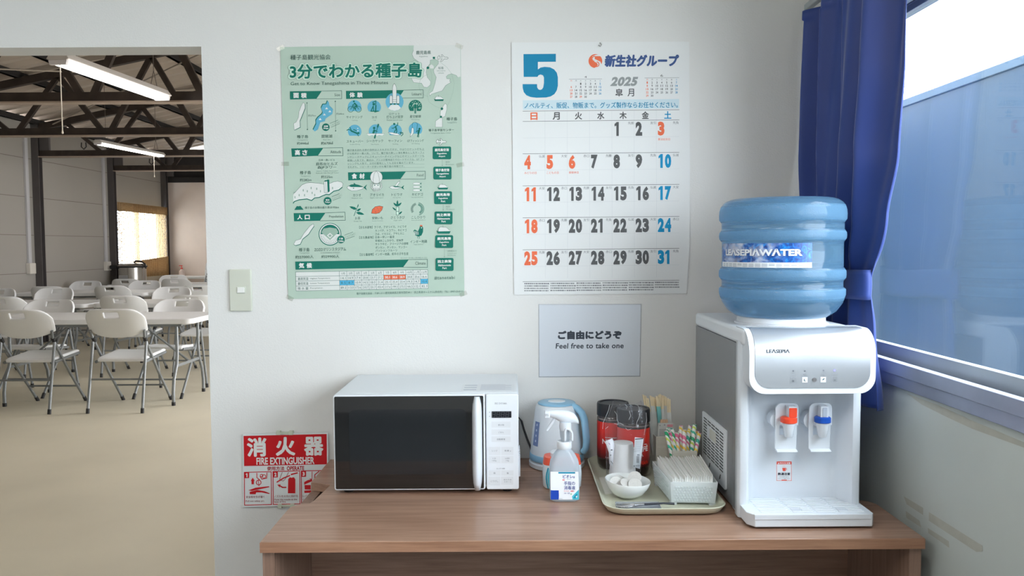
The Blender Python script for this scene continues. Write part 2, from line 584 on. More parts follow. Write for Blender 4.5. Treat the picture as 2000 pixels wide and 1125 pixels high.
mb.box(HR, HR + .1, YW + .1, 6.2, 0, 4.7).box(HR, HR + .1, 9.0, HY + .1, 0, 4.7).box(HR, HR + .1, 6.2, 9.0, 2.4, 4.7)  # the wide gap is an unseen opening, added to let daylight in
structure('wall_hall_right', mb, hall_wall)
structure('wall_hall_front', MB().prism([(-6.95, 2.5), (HR, 2.5), (HR, roof_z(HR) - .02), (-6.95, EAVE - .05)], YW, YW + .06, 'y'), hall_wall)
mb = MB()
ys, n = [], 0
y = YW - .1
prof = []
while y < HY + .5:
    prof += [(y, 0), (y + .09, 0), (y + .13, .055), (y + .25, .055)]
    y += .29
v0 = [mb.bm.verts.new((HX - .5, yy, roof_z(HX - .5) - .03 + zz)) for yy, zz in prof]
v1 = [mb.bm.verts.new((HR + .3, yy, roof_z(HR + .3) - .03 + zz)) for yy, zz in prof]
for i in range(len(prof) - 1):
    mb.bm.faces.new((v0[i], v0[i + 1], v1[i + 1], v1[i]))
structure('roof', mb, M('folded_roof_sheet', (196, 184, 172), .55, vary=.05, vscale=1.2), smooth=False)

# steel frame of the hall
TR = [7.22, 9.33, 11.42, 13.54]
for k, ty in enumerate(TR):
    t = thing('roof_truss', (-2, ty, 2.64), 'brown lattice roof truss, %s from the doorway' % ('first', 'second', 'third', 'fourth')[k], 'truss', 'roof trusses of the hall', 'structure')  # a lattice truss of chords, flange and web
    x0 = HX + .1
    build('bottom_chord', MB().box(x0, HR, ty - .03, ty + .03, 2.652, 2.735), steel, t)
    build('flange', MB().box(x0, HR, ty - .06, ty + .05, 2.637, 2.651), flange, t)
    build('top_chord', MB().prism([(x0, roof_z(x0) - .20), (HR, roof_z(HR) - .20), (HR, roof_z(HR) - .11), (x0, roof_z(x0) - .11)], ty - .03, ty + .03, 'y'), steel, t)
    off = -5.93 if k == 0 else -5.75
    mb = MB()
    node = off - 1.1
    while node < .6:
        for sgn in (-1, 1):
            xt = node + sgn * .53
            xb = node + sgn * .05
            if min(xt, xb) < x0 + .05 or max(xt, xb) > HR - .05:
                continue
            zt = roof_z(xt) - .19
            mb.loft([[Vector((xb + a, ty + b, 2.70)) for a, b in ((-.035, -.02), (.035, -.02), (.035, .02), (-.035, .02))], [Vector((xt + a, ty + b, zt)) for a, b in ((-.035, -.02), (.035, -.02), (.035, .02), (-.035, .02))]])
        node += 1.08
    build('web_member', mb, steel, t)
    if k >= 2:
        mb = MB()
        x = HX + .75
        mb.tube([(x - .03, ty - .05, 2.84), (x - .035, ty - .05, 2.78), (x, ty - .05, 2.745), (x + .035, ty - .05, 2.78), (x + .03, ty - .05, 2.84)], .008, 6)
        build('hook', mb, steel_d, t)
for k, ty in enumerate(TR[1:] + [HY - .12]):
    mb = MB()
    mb.box(HX, HX + .10, ty - .05, ty - .04, 0, 3.12).box(HX, HX + .10, ty + .035, ty + .045, 0, 3.12).box(HX + .045, HX + .055, ty - .045, ty + .04, 0, 3.12)
    if k:
        mb.box(HX + .10, HX + .24, ty - .02, ty + .02, 2.73, 3.10)
    structure('wall_column', mb, M('grey_column', (92, 88, 88), .5, metal=.2, vary=.1, vscale=3))
for i, x in enumerate((HX + .05, -5.7, -5.15, -4.1, -3.0, -1.9, -.8, .3)):
    z = roof_z(x) - .11
    structure('purlin_beam', MB().box(x - .025, x + .025, YW + .1, HY, z, z + .075).box(x - .025, x + .05, YW + .1, HY, z, z + .012), steel_d)
# braces between the trusses
mb = MB()
for (x, y, z), (x2, y2, z2) in (((-6.5, 9.4, 3.1), (-3.6, 11.4, 3.6)), ((-3.6, 9.4, 3.6), (-6.5, 11.4, 3.1)), ((-6.5, 7.3, 3.05), (-4.5, 9.3, 3.35))):
    mb.tube([(x, y, z), (x2, y2, z2)], .009, 6)
structure('trim_2', mb, M('brace_rod', (170, 160, 148), .5, metal=.3))

# cable ducts with outlet boxes beside the columns
for ty, z0, where in ((11.42, .99, 'beside the nearer grey column'), (13.54, .97, 'beside the column next to the bamboo blind')):
    c = thing('cable_duct', (HX + .02, ty - .2, z0), 'white vertical cable duct on the hall wall ' + where, 'cable duct', 'cable ducts on the hall wall')
    build('duct', MB().box(HX, HX + .03, ty - .24, ty - .17, z0 + .1, 3.0), M('duct_white', (196, 196, 200), .5), c, bevel=.004)
    build('outlet_box', MB().box(HX, HX + .06, ty - .27, ty - .13, z0, z0 + .15), M('outlet_box', (214, 210, 202), .5), c, bevel=.006)

# hall window and bamboo blind
mb = MB()
for y0, y1, z0, z1 in ((by0, by1, bz0, bz0 + .05), (by0, by1, bz1 - .05, bz1), (by0, by0 + .05, bz0, bz1), (by1 - .05, by1, bz0, bz1), ((by0 + by1) / 2 - .03, (by0 + by1) / 2 + .03, bz0, bz1)):
    mb.box(HX - .08, HX - .03, y0, y1, z0, z1)
w2 = structure('window_2', mb, M('hall_window_frame', (120, 112, 104), .5, metal=.3))
build('window_pane', MB().box(HX - .058, HX - .054, by0 + .05, by1 - .05, bz0 + .05, bz1 - .05), glass, w2, smooth=False)

def bamboo(name, thin):
    m = bpy.data.materials.new(name)
    m.use_nodes = True
    nt = m.node_tree
    nt.nodes.remove(nt.nodes['Principled BSDF'])
    tc = nt.nodes.new('ShaderNodeTexCoord')
    def noise(scale, vec):
        mp = nt.nodes.new('ShaderNodeMapping')
        mp.inputs['Scale'].default_value = vec
        nt.links.new(tc.outputs['Object'], mp.inputs['Vector'])
        n = nt.nodes.new('ShaderNodeTexNoise')
        n.inputs['Scale'].default_value = scale
        nt.links.new(mp.outputs['Vector'], n.inputs['Vector'])
        return n
    n1 = noise(1, (1, 12, 110))
    n2 = noise(1, (1, 60, 34))
    r = nt.nodes.new('ShaderNodeValToRGB')
    r.color_ramp.elements[0].color, r.color_ramp.elements[1].color = rgb(160, 130, 92), rgb(216, 190, 150)
    nt.links.new(n1.outputs['Fac'], r.inputs['Fac'])
    d = nt.nodes.new('ShaderNodeBsdfDiffuse')
    tl = nt.nodes.new('ShaderNodeBsdfTranslucent')
    nt.links.new(r.outputs[0], d.inputs['Color'])
    nt.links.new(r.outputs[0], tl.inputs['Color'])
    m0 = nt.nodes.new('ShaderNodeMixShader')
    m0.inputs['Fac'].default_value = .35
    nt.links.new(d.outputs[0], m0.inputs[1])
    nt.links.new(tl.outputs[0], m0.inputs[2])
    last = m0
    if thin:
        tr = nt.nodes.new('ShaderNodeBsdfTransparent')
        add = nt.nodes.new('ShaderNodeMath')
        add.operation = 'ADD'
        nt.links.new(n1.outputs['Fac'], add.inputs[0])
        nt.links.new(n2.outputs['Fac'], add.inputs[1])
        rr = nt.nodes.new('ShaderNodeValToRGB')
        rr.color_ramp.elements[0].position, rr.color_ramp.elements[1].position = .49, .60
        half = nt.nodes.new('ShaderNodeMath')
        half.operation = 'MULTIPLY'
        half.inputs[1].default_value = .5
        nt.links.new(add.outputs[0], half.inputs[0])
        nt.links.new(half.outputs[0], rr.inputs['Fac'])
        mx = nt.nodes.new('ShaderNodeMixShader')
        nt.links.new(rr.outputs[0], mx.inputs['Fac'])
        nt.links.new(m0.outputs[0], mx.inputs[1])
        nt.links.new(tr.outputs[0], mx.inputs[2])
        last = mx
    nt.links.new(last.outputs[0], nt.nodes['Material Output'].inputs['Surface'])
    return m
bl = thing('window_blind', (HX + .08, 14.6, .82), 'woven bamboo blind over the bright window at the end of the hall wall', 'blind')
Y0, Y1 = 13.60, 15.55
build('slats', MB().grid(lambda u, v: (HX + .085 + .012 * math.sin(u * 9), Y0 + (Y1 - Y0) * u, .86 + 1.22 * v), 12, 6), bamboo('bamboo_weave', True), bl)
build('valance', MB().grid(lambda u, v: (HX + .10 + .012 * math.sin(u * 9), Y0 + (Y1 - Y0) * u, 1.98 + .15 * v), 12, 2), bamboo('bamboo_solid', False), bl, solid=.006)
build('rolled_end', MB().grid(lambda u, v: (HX + .10 + .012 * math.sin(u * 9), Y0 + (Y1 - Y0) * u, .82 + (.26 + .10 * u) * v), 12, 2), bpy.data.materials['bamboo_solid'], bl, solid=.006)
mb = MB()
for i in range(25):
    yy = Y0 + .02 + (Y1 - Y0 - .04) * i / 24
    mb.box(HX + .108, HX + .110, yy - .002, yy + .002, .82, 2.12)
build('binding_string', mb, M('binding_string', (120, 84, 48), .8), bl)

# hall lamps: the two in view, and unseen ones added to light the hall
def hl(a, b, label, pull=None, w=1.0):
    return tube_lamp('ceiling_light', a, b, label, 'hanging tube lights in the hall', HALL_LAMP, pull, 1, lambda x: roof_z(x) - .12, w)
p0, p1 = on_y(112, 117, 5.62), on_y(318, 190, 7.02)
hl(p0, p1, 'long white tube light hanging near the doorway with a pull cord', (.02, .46), .85)
p0, p1 = on_y(190, 279, 9.75), on_y(316, 304, 11.2)
hl(p0, p1, 'smaller looking white tube light hanging deeper in the hall', (.86, .27), .6)
for x in (-2.0, -.3):
    for y in (4.4, 7.6, 10.4, 13.0):
        hl((x, y, 2.68), (x, y + 1.3, 2.68), 'added white tube light in the hidden right part of the hall')
for y in (12.2,):
    hl((-4.2, y, 2.95), (-4.3, y + 1.3, 2.95), 'added unseen white tube light behind the third truss of the hall')
area('added_opening_daylight', (HR + .15, 7.6, 1.2), (0, PI / 2, 0), 2.4, 2.8, 1, portal=True)  # portal at the unseen opening added to daylight the hall
# ================================================================== hall furniture
plastic = M('white_moulded_plastic', (232, 234, 236), .45, bump=(160, .15, .0006), vary=.01)
tubec = M('grey_powder_coat', (128, 132, 134), .42, metal=.25, vary=.05, vscale=20)
black = M('black_rubber', (38, 38, 40), .6)

def make_chair():
    """A folding chair facing +Y, its rear feet at y = 0."""
    r = thing('folding_chair', (0, 0, 0), 'white folding chair', 'chair', 'white folding chairs in the hall')
    nu, nv = 24, 10
    us = [-1 + 2 * i / nu for i in range(nu + 1)]
    def back(u, v):
        a = 2 * u - 1
        zb = .612 + .060 * abs(a) ** 2.4
        zt = .852 - .075 * abs(a) ** 7
        vv = v
        z = zb + (zt - zb) * vv
        w = .235 + .018 * v - .012 * v * v
        y = .085 - .155 * (z - .6) / .25 * .75 + .06 * abs(a) ** 3
        return (a * w, y, z)
    mb = MB().grid(back, nu, nv, skip=lambda u, v: abs(2 * u - 1) < .29 and .7 < v < .9)
    build('backrest', mb, plastic, r, solid=.022, bevel=.006, bseg=2)
    def seat(u, v):
        a = 2 * u - 1
        w = .205 - .012 * (1 - v) 
        z = .428 + .03 * v - .022 * (1 - a * a) * (1 - abs(2 * v - 1) ** 3) - (.012 if v < .05 or v > .95 else 0)
        return (a * w, .12 + .40 * v - (.012 * abs(a) ** 6 if v > .9 else 0), z)
    build('seat', MB().grid(seat, 14, 12), plastic, r, solid=.026, bevel=.006, bseg=2)
    for s in (-1, 1):
        x = .212 * s
        fl = build('front_leg', MB().tube([(x * 1.05, .075, .672), (x * 1.02, .09, .63), (x, .11, .59), (x, .335, .29), (x, .56, .022)], .0115, 8), tubec, r)
        build('foot_cap', MB().tube([(x, .545, .042), (x, .577, .0)], .0145, 8), black, fl)
        build('collar', MB().tube([(x, .10, .61), (x, .125, .575)], .0155, 8), black, fl)
        rl = build('rear_leg', MB().tube([(x + .008 * s, .112, .575), (x + .010 * s, .0, .022)], .0115, 8), tubec, r)
        build('foot_cap', MB().tube([(x + .010 * s, .004, .04), (x + .010 * s, -.003, .0)], .0145, 8), black, rl)
        build('seat_rail', MB().tube([(x * .96, .12, .405), (x * .96, .50, .435)], .013, 8), tubec, r)
    build('rear_stretcher', MB().tube([(-.215, .055, .27), (.215, .055, .27)], .008, 8), tubec, r)
    build('front_stretcher', MB().tube([(-.212, .45, .155), (.212, .45, .155)], .008, 8), tubec, r)
    return r

def make_table():
    """A 1.83 m folding table, its near long edge at y = 0, centred on x = 0."""
    r = thing('folding_table', (0, 0, 0), 'white folding table', 'table', 'white folding tables in the hall')
    build('tabletop', MB().prism(rounded(-.915, .915, 0, .76, .07, 6), .700, .745), plastic, r, bevel=.008)
    for s in (-1, 1):
        for y0, q in ((.05, 1), (.71, -1)):
            x = .72 * s
            lg = build('leg', MB().tube([(x, y0 + .10 * q, .70), (x, y0 + .10 * q, .42), (x, y0 + .085 * q, .34), (x, y0 + .02 * q, .22), (x, y0, .12), (x, y0, .02)], .014, 8), tubec, r)
            build('foot_cap', MB().tube([(x, y0, .03), (x, y0, 0)], .017, 8), black, lg)
        build('leg_brace', MB().box(.72 * s - .004, .72 * s + .004, .12, .64, .315, .34), tubec, r)
        build('folding_strut', MB().tube([(.72 * s, .38, .34), (.30 * s, .38, .68)], .010, 8), tubec, r)
    build('apron_rail', MB().box(-.80, .80, .06, .085, .675, .70).box(-.80, .80, .675, .70, .675, .70), tubec, r)
    return r

T0 = make_table()
tables = [(-3.61, 6.68, 'white folding table nearest the doorway'), (-3.62, 8.56, 'white folding table in the second row, right one behind the front chairs'),
          (-5.50, 8.56, 'white folding table in the second row, left one towards the panelled wall'), (-3.95, 10.72, 'white folding table in the third row, the one further from the panelled wall'),
          (-5.84, 10.72, 'white folding table in the third row, left one against the panelled wall'), (-3.90, 13.15, 'white folding table in the back row below the stacked chairs'),
          (-5.80, 13.15, 'white folding table in the back row carrying the steel rice warmer')]
for i, (x, y, lb) in enumerate(tables):
    t = T0 if i == 0 else copy_tree(T0)
    t.location = (x, y, 0)
    t['label'] = lb

C0 = make_chair()
CH = [  # x, y of the rear feet, facing away (0) or towards the doorway (PI), label
    (-3.98, 6.40, 0, 'white folding chair seen from behind at the front table, cut by the photo edge'),
    (-3.235, 6.42, 0, 'white folding chair seen from behind, front and centre of the doorway view'),
    (-4.43, 7.66, PI, 'white folding chair facing us across the front table, the one towards the panelled wall'),
    (-3.16, 7.60, PI, 'white folding chair facing us across the front table, the one beside the door edge'),
    (-5.28, 8.20, 0, 'white folding chair seen from behind at the second row, cut by the left photo edge'),
    (-4.06, 8.24, 0, 'white folding chair seen from behind at the second row, above the front centre chair'),
    (-3.32, 8.26, 0, 'white folding chair seen from behind at the second row, mostly hidden beside the door edge'),
    (-6.35, 9.85, PI, 'white folding chair facing us at the second row, by the panelled wall and left edge'),
    (-5.70, 9.96, PI, 'white folding chair facing us at the second row, left of the grey column'),
    (-4.26, 10.02, PI, 'white folding chair facing us at the second row, towards the door edge'),
    (-6.05, 10.35, 0, 'white folding chair seen from behind at the third row, in front of the grey column'),
    (-5.30, 10.50, 0, 'white folding chair seen from behind at the third row, below the column beside the blind'),
    (-4.14, 10.48, 0, 'white folding chair seen from behind at the third row, mostly hidden by the door edge'),
    (-6.40, 12.00, PI, 'white folding chair facing us at the third row, against the panelled wall'),
    (-5.52, 12.02, PI, 'white folding chair facing us at the third row, in front of the rice warmer'),
    (-6.18, 12.72, 0, 'shaded folding chair seen from behind at the back row, below the rice warmer'),
    (-5.42, 12.80, 0, 'shaded folding chair seen from behind at the back row, right of the rice warmer'),
    (-6.12, 14.42, PI + .25, 'bright folding chair behind the back table, in front of the white end wall')]
for i, (x, y, a, lb) in enumerate(CH):
    c = C0 if i == 0 else copy_tree(C0)
    c.location = (x, y, 0)
    c.rotation_euler = (0, 0, a)
    c['label'] = lb
for k in range(4):
    c = copy_tree(C0)
    c.location = (-5.20 , 14.15 + .03 * k, .095 * k)
    c.rotation_euler = (0, 0, PI)
    c['label'] = 'folding chair in the stack beside the door edge, %s' % ('lowest of the stack on the floor', 'second from the floor', 'third from the floor', 'topmost of the stack')[k]
    c['group'] = 'stacked folding chairs at the end of the hall'

# rice warmer, soap bottle and side table at the far end
ctr = on_y(259, 540, 13.36)
ux, uy = ctr.x, 13.36
u = thing('rice_warmer', (ux, uy, .745), 'large steel rice warmer with black handles on the back table', 'rice warmer')
st = M('brushed_steel', (190, 186, 180), .25, metal=.9, vary=.08, vscale=3)
build('body', MB().lathe(ux, uy, [(.20, .748), (.215, .76), (.215, 1.03), (.205, 1.04)], 40), st, u)
build('base_ring', MB().lathe(ux, uy, [(.205, .745), (.212, .748), (.212, .775), (.205, .78)], 32), black, u)
build('lid', MB().lathe(ux, uy, [(.225, 1.035), (.228, 1.05), (.20, 1.085), (.12, 1.10), (.02, 1.105)], 40), st, u)
build('lid_rim', MB().lathe(ux, uy, [(.218, 1.02), (.232, 1.03), (.232, 1.045), (.22, 1.05)], 40), black, u)
build('handle', MB().tube([(ux + .05, uy - .05, 1.09), (ux + .08, uy - .05, 1.13), (ux + .17, uy - .05, 1.125), (ux + .235, uy - .05, 1.08), (ux + .25, uy - .05, 1.0)], .013, 8), black, u)
build('lid_hinge', MB().box(ux - .33, ux - .20, uy - .12, uy + .04, 1.0, 1.06), black, u, bevel=.02)
build('control_panel', MB().box(ux - .13, ux + .02, uy - .222, uy - .19, .80, .90), M('panel_grey', (150, 150, 150), .5), u, bevel=.01)

sx = on_y(360, 540, 15.2).x
sd = thing('side_table', (sx, 15.2, 0), 'small white side table against the end wall of the hall', 'table')
build('tabletop', MB().prism(rounded(sx - .28, sx + .6, 14.95, 15.6, .04), .76, .80), plastic, sd, bevel=.006)
for a, b in ((-.24, 15.0), (.55, 15.0), (-.24, 15.55), (.55, 15.55)):
    build('leg', MB().tube([(sx + a, b, .76), (sx + a, b, 0)], .016, 8), tubec, sd)
bx = on_y(355, 530, 15.1).x
so = thing('soap_bottle', (bx, 15.1, .80), 'clear pump bottle with a red top on the side table', 'bottle')
build('body', MB().lathe(bx, 15.1, [(.048, .801), (.05, .81), (.05, .90), (.02, .93), (.018, .945)], 24), M('soap_clear', (232, 214, 208), .3), so)
build('pump', MB().lathe(bx, 15.1, [(.022, .943), (.022, .965), (.007, .967), (.007, 1.0), (.018, 1.0), (.018, 1.012)], 16).box(bx - .045, bx + .01, 15.09, 15.11, 1.0, 1.014), M('pump_red', (222, 84, 78), .4), so)
# ================================================================== the desk
DX0, DX1, DY0, DY1 = -.544, .8825, 1.678, 2.343
lam = wood('desk_laminate_top', (134, 102, 84), (166, 134, 114), rough=.30)
lam_e = wood('desk_laminate_edge', (136, 98, 76), (168, 128, 102), scale=(3, 60, 60), rough=.4)
lam_s = wood('desk_laminate_side', (118, 92, 78), (150, 122, 106), scale=(50, 50, 2.2), rough=.42)
lam_b = wood('desk_laminate_back', (122, 92, 76), (156, 124, 106), scale=(2.2, 46, 46), rough=.4)
dk = thing('desk', (.17, 2.0, 0), 'brown wood grain office desk against the wall carrying the microwave', 'desk')
def notch(x, s, up):
    """Cable gap in a side edge: outline points along y."""
    ya, yb, d, r = 1.900, 2.112, .046, .046
    p = []
    def arc(cx, cy, r, a0, a1):
        return [(cx + s * r * math.cos(math.radians(a0 + (a1 - a0) * k / 6)), cy + r * math.sin(math.radians(a0 + (a1 - a0) * k / 6))) for k in range(7)]
    p += arc(x + s * r * 1.0 * .9, ya - r * .1 + 0, r * .9, 180, 90)
    p += [(x + s * d, ya + .055), ]
    p += arc(x + s * (d + .0), yb - .03, .012, 0, 90)
    p += [(x, yb)]
    return p if up else p[::-1]
out = [(DX0, DY0), (DX1, DY0)] + notch(DX1, -1, True) + [(DX1, DY1), (DX0, DY1)] + notch(DX0, 1, False)
build('tabletop', MB().prism(out, DESK - .0235, DESK), lam, dk, bevel=.0012, bseg=2)
build('edge_band', MB().box(DX0 - .0004, DX1 + .0004, DY0 - .0012, DY0, DESK - .0232, DESK - .0012), lam_e, dk)
for x in (DX0 + .001, DX1 - .027):
    build('side_panel', MB().box(x, x + .026, DY0 + .012, 1.90, 0, DESK - .0236).box(x, x + .026, 1.90, DY1 - .01, 0, DESK - .0236), lam_s, dk)
build('modesty_panel', MB().box(DX0 + .027, DX1 - .027, 2.0, 2.018, .12, DESK - .0236), lam_b, dk)
for x, s in ((DX0 + .027, 1), (DX1 - .027, -1)):
    build('screw_cap', MB().ball((x, 1.80, .648), .003, .007, .0075, 12), M('screw_cap', (182, 158, 136), .5), dk)

# ================================================================== microwave
wht = M('appliance_white', (221, 225, 230), .38, spec=.4, vary=.006, vscale=3)
wht_g = M('appliance_white_gloss', (216, 222, 229), .16, spec=.5, vary=.004)
grey_t = INK(150, 154, 160)
MX0, MX1, MY, MZ0, MZ1 = -.4555, .0145, 2.0, .7205, .9655
mw = thing('microwave_oven', (-.22, 2.16, DESK), 'white microwave oven with a black glass door on the desk', 'microwave')
mb = MB()
mb.box(MX0, MX1, MY + .022, 2.325, MZ0, MZ1)
build('casing', mb, wht, mw, bevel=.005)
mb = MB()
for i in range(6):
    mb.box(MX1 - .001, MX1 + .004, 2.03 + .02 * i, 2.04 + .02 * i, .745, .80)
build('side_vent', mb, wht, mw, bevel=.001)
DXE = -.0705
dr = build('door', MB().prism(rounded(MX0, DXE, MZ0, MZ1, .006, 4), MY, MY + .020, 'y'), wht, mw, bevel=.0025)
gl = M('oven_black_glass', (10, 11, 13), .04, spec=.9, coat=.5)
gx0, gx1, gz0, gz1 = MX0 + .004, -.0745, MZ0 + .004, MZ1 - .0035
build('door_glass', MB().prism(rounded(gx0, gx1, gz0, gz1, .003, 3), MY - .0015, MY + .004, 'y'), gl, dr, label='black glass front of the door')
build('door_window', MB().prism(rounded(-.415, -.118, .762, .928, .014, 6), MY - .0019, MY - .0013, 'y'), M('oven_perforated_screen', (22, 26, 30), .07, spec=.9, vary=.1, vscale=300), dr, label='greyer viewing window with a dotted screen')
hz0, hz1 = .7215, .9605
def hring(z, w, dpt):
    cx = -.0905
    return [(cx + w * math.cos(a), MY - .003 - dpt * max(0, math.sin(a)), z) for a in [PI * k / 10 for k in range(11)]]
prof = []
for k in range(13):
    q = -1 + 2 * k / 12
    z = (hz0 + hz1) / 2 + q * (hz1 - hz0) / 2
    e = (1 - abs(q) ** 6)
    prof.append(hring(z, .0128 * max(.55, e ** .35), .030 * (.3 + .7 * e ** .4)))
build('handle', MB().loft(prof), wht_g, dr, angle=60)
pn = build('control_panel', MB().prism(rounded(DXE + .0025, MX1, MZ0, MZ1, .005, 4), MY, MY + .020, 'y'), wht, mw, bevel=.0025)
build('display', MB().prism(rounded(-.0535, -.0035, .9055, .922, .001, 2), MY - .0012, MY + .001, 'y'), M('led_display_dark', (26, 28, 34), .15), pn)
for x in (MX0 + .03, MX1 - .03):
    for y in (MY + .035, 2.30):
        build('foot', MB().lathe(x, y, [(.012, DESK), (.014, DESK + .003), (.014, MZ0 + .002)], 14), black, mw)
SM = Sheet(mw, flat(MY, .0002), {'g': INK(158, 162, 168), 'd': INK(112, 116, 124), 'k': INK(196, 200, 205), 's': INK(70, 72, 80), 'w': INK(214, 217, 221)})
SM.view(930, 760, 5.36)
SM.text('IRIS OHYAMA', 195, 140, 322, 160, 'g', .02)
for x0, y0, x1, y1 in ((160, 340, 360, 402), (160, 422, 360, 480), (160, 495, 360, 553), (133, 605, 255, 690), (262, 605, 390, 690), (133, 700, 255, 775), (262, 700, 390, 775), (133, 850, 255, 905), (262, 850, 390, 905), (128, 915, 252, 1000), (260, 915, 388, 1000)):
    SM.rect(x0, y0, x1, y1, 'w')
SM.layer()
for b, x0, y0, x1, y1 in (('飲み物', 230, 366, 292, 384), ('ごはん', 232, 442, 290, 461), ('自動解凍', 218, 515, 304, 535), ('レンジ', 165, 635, 222, 655), ('重量 g', 295, 636, 365, 655),
                          ('1分', 172, 716, 208, 734), ('100g', 168, 742, 212, 758), ('10秒', 303, 716, 352, 734), ('10g', 312, 742, 344, 758), ('仕上がり調節', 213, 825, 302, 838),
                          ('弱', 181, 870, 201, 889), ('強', 320, 870, 340, 889), ('とりけし', 152, 953, 232, 974), ('あたため', 288, 940, 370, 956), ('スタート', 290, 962, 368, 978)):
    SM.text(b, x0, y0, x1, y1, 'g', .012)
SM.disc(140, 242, 5, 'g')
SM.disc(140, 285, 5, 'g')
SM.rect(150, 1003, 250, 1006, 'k')
SM.flush('panel_print', sub=pn)
SM.k = 7
for i in range(4):
    x = 172 + 47 * i
    for a, b in (((0, 0), (30, 0)), ((0, 0), (-3, 26)), ((30, 0), (27, 26)), ((-3, 26), (27, 26)), ((-3, 26), (-6, 52)), ((27, 26), (24, 52)), ((-6, 52), (24, 52))):
        SM.line([(x + a[0], 240 + a[1]), (x + b[0], 240 + b[1])], 4, 's')
SM.flush('segment_digits', sub=pn)
mb = MB()
TZ = MZ1 + .0004
build('top_sticker', MB().box(-.135, .005, 2.045, 2.145, TZ - .0003, TZ), M('sticker_clear', (220, 223, 227), .5), mw)
SM = Sheet(mw, lambda x, y, k: Vector((x, y, TZ + .0002 * k)), {'g': INK(176, 182, 196)})
for i in range(8):
    SM.rect(-.085, 2.138 - i * .011, -.085 + .082 * (1 if i % 3 else .8), 2.1352 - i * .011, 'g')
for i in range(3):
    SM.rect(-.128, 2.133 - i * .033, -.095, 2.124 - i * .033, 'g')
SM.flush('sticker_print')

# ================================================================== water dispenser
BX0, BX1, BYF, BYB, BZ0, BZ1 = .519, .797, 1.805, 2.252, .718, 1.148
ds = thing('water_dispenser', (.658, 2.02, DESK), 'white tabletop water dispenser with grey side panels beside the window', 'water dispenser')
grey_p = M('grey_side_panel', (122, 125, 128), .22, spec=.5, vary=.01)
mb = MB()
mb.box(BX0 + .002, BX1 - .002, BYF + .062, BYB, BZ0, 1.112).box(BX0 + .002, BX0 + .004, BYF + .01, BYF + .062, BZ0, 1.112)
build('casing', mb, grey_p, ds, bevel=.006, label='grey casing with glossy sides')
mb = MB()
mb.box(BX0, BX1, BYF - .02, BYB, 1.112, BZ1)
build('top_cover', mb, wht, ds, bevel=.008)
# front: two cheeks, recessed back, and a bottom rim
mb = MB()
cb = [(BX0 - .0005, BYF + .030), (BX0 - .0005, BYF + .004), (BX0 + .004, BYF), (BX0 + .018, BYF), (BX0 + .026, BYF + .010), (BX0 + .036, BYF + .043), (BX0 + .05, BYF + .052),
      (BX1 - .05, BYF + .052), (BX1 - .036, BYF + .043), (BX1 - .026, BYF + .010), (BX1 - .018, BYF), (BX1 - .004, BYF), (BX1 + .0005, BYF + .004), (BX1 + .0005, BYF + .030), (BX1 - .03, BYF + .06), (BX0 + .03, BYF + .06)]
mb.prism(cb, .712, 1.12)
build('front_panel', mb, wht_g, ds, angle=50)
# head: a deep rounded hood
hx0, hx1, hz0_, hz1_, hf = .5245, .8045, 1.0085, BZ1 + .002, 1.752
def hood(ins, yf, yb, zt, name, mat, rad, rt, parent, z0=None):
    """Rounded-rectangle front (big lower corners), its top edge rolled back."""
    o = rounded(hx0 + ins, hx1 - ins, (z0 if z0 is not None else hz0_) + ins, zt, (rad, rad, .012, .012), 8)
    mb = MB()
    rings = []
    def fy(z, base):
        d = max(0, z - (zt - rt))
        return base + rt - math.sqrt(max(rt * rt - d * d, 0))
    mb.bm.verts.ensure_lookup_table()
    n = 15
    front = []
    # front as horizontal strips so that the top can roll
    zs = sorted(set([round(p[1], 5) for p in o] + [zt - rt + rt * math.sin(PI / 2 * k / 8) for k in range(9)]))
    def xr(z):
        zz = (z0 if z0 is not None else hz0_) + ins
        d = max(0, rad - (z - zz))
        q = rad - math.sqrt(max(rad * rad - d * d, 0))
        return hx0 + ins + q, hx1 - ins - q
    F = [(xr(z), fy(z, yf), z) for z in zs]
    fr = [[mb.bm.verts.new((a[0] + (a[1] - a[0]) * t / 4, y, z)) for t in range(5)] for a, y, z in F]
    bk = [[mb.bm.verts.new((a[0] + (a[1] - a[0]) * t / 4, yb, z)) for t in range(5)] for a, y, z in F]
    for g in (fr, bk):
        for r0, r1 in zip(g, g[1:]):
            for t in range(4):
                mb.bm.faces.new((r0[t], r0[t + 1], r1[t + 1], r1[t]))
    for i in range(len(zs) - 1):
        for t in (0, 4):
            mb.bm.faces.new((fr[i][t], fr[i + 1][t], bk[i + 1][t], bk[i][t]))
    for i in (0, -1):
        for t in range(4):
            mb.bm.faces.new((fr[i][t], fr[i][t + 1], bk[i][t + 1], bk[i][t]))
    return build(name, mb, mat, parent, angle=50, bevel=.002 if ins == 0 else 0)
head = hood(0, hf, 1.86, hz1_, 'head_cover', wht_g, .036, .055, ds)
silver = M('silver_panel', (176, 180, 185), .26, metal=.6, vary=.006)
sp = hood(.0125, hf - .0012, hf + .075, hz1_ + .0006, 'control_panel', silver, .034, .055, head)
SD = Sheet(ds, flat(hf - .0014, .0002), {'d': INK(84, 88, 94), 'g': INK(136, 140, 146), 'w': INK(220, 224, 228), 'k': INK(80, 98, 104), 'b': M('blue_led', (120, 120, 240), .4, emit=((110, 105, 255), 1.2))})
SD.view(1480, 660, 8.333)
SD.text('LEΛSEPIΛ', 142, 183, 522, 248, 'd', .03)
for x in (578, 767):
    SD.disc(x, 538, 13, 'd')
SD.disc(1070, 531, 13, 'd')
SD.disc(1250, 527, 17, 'b')
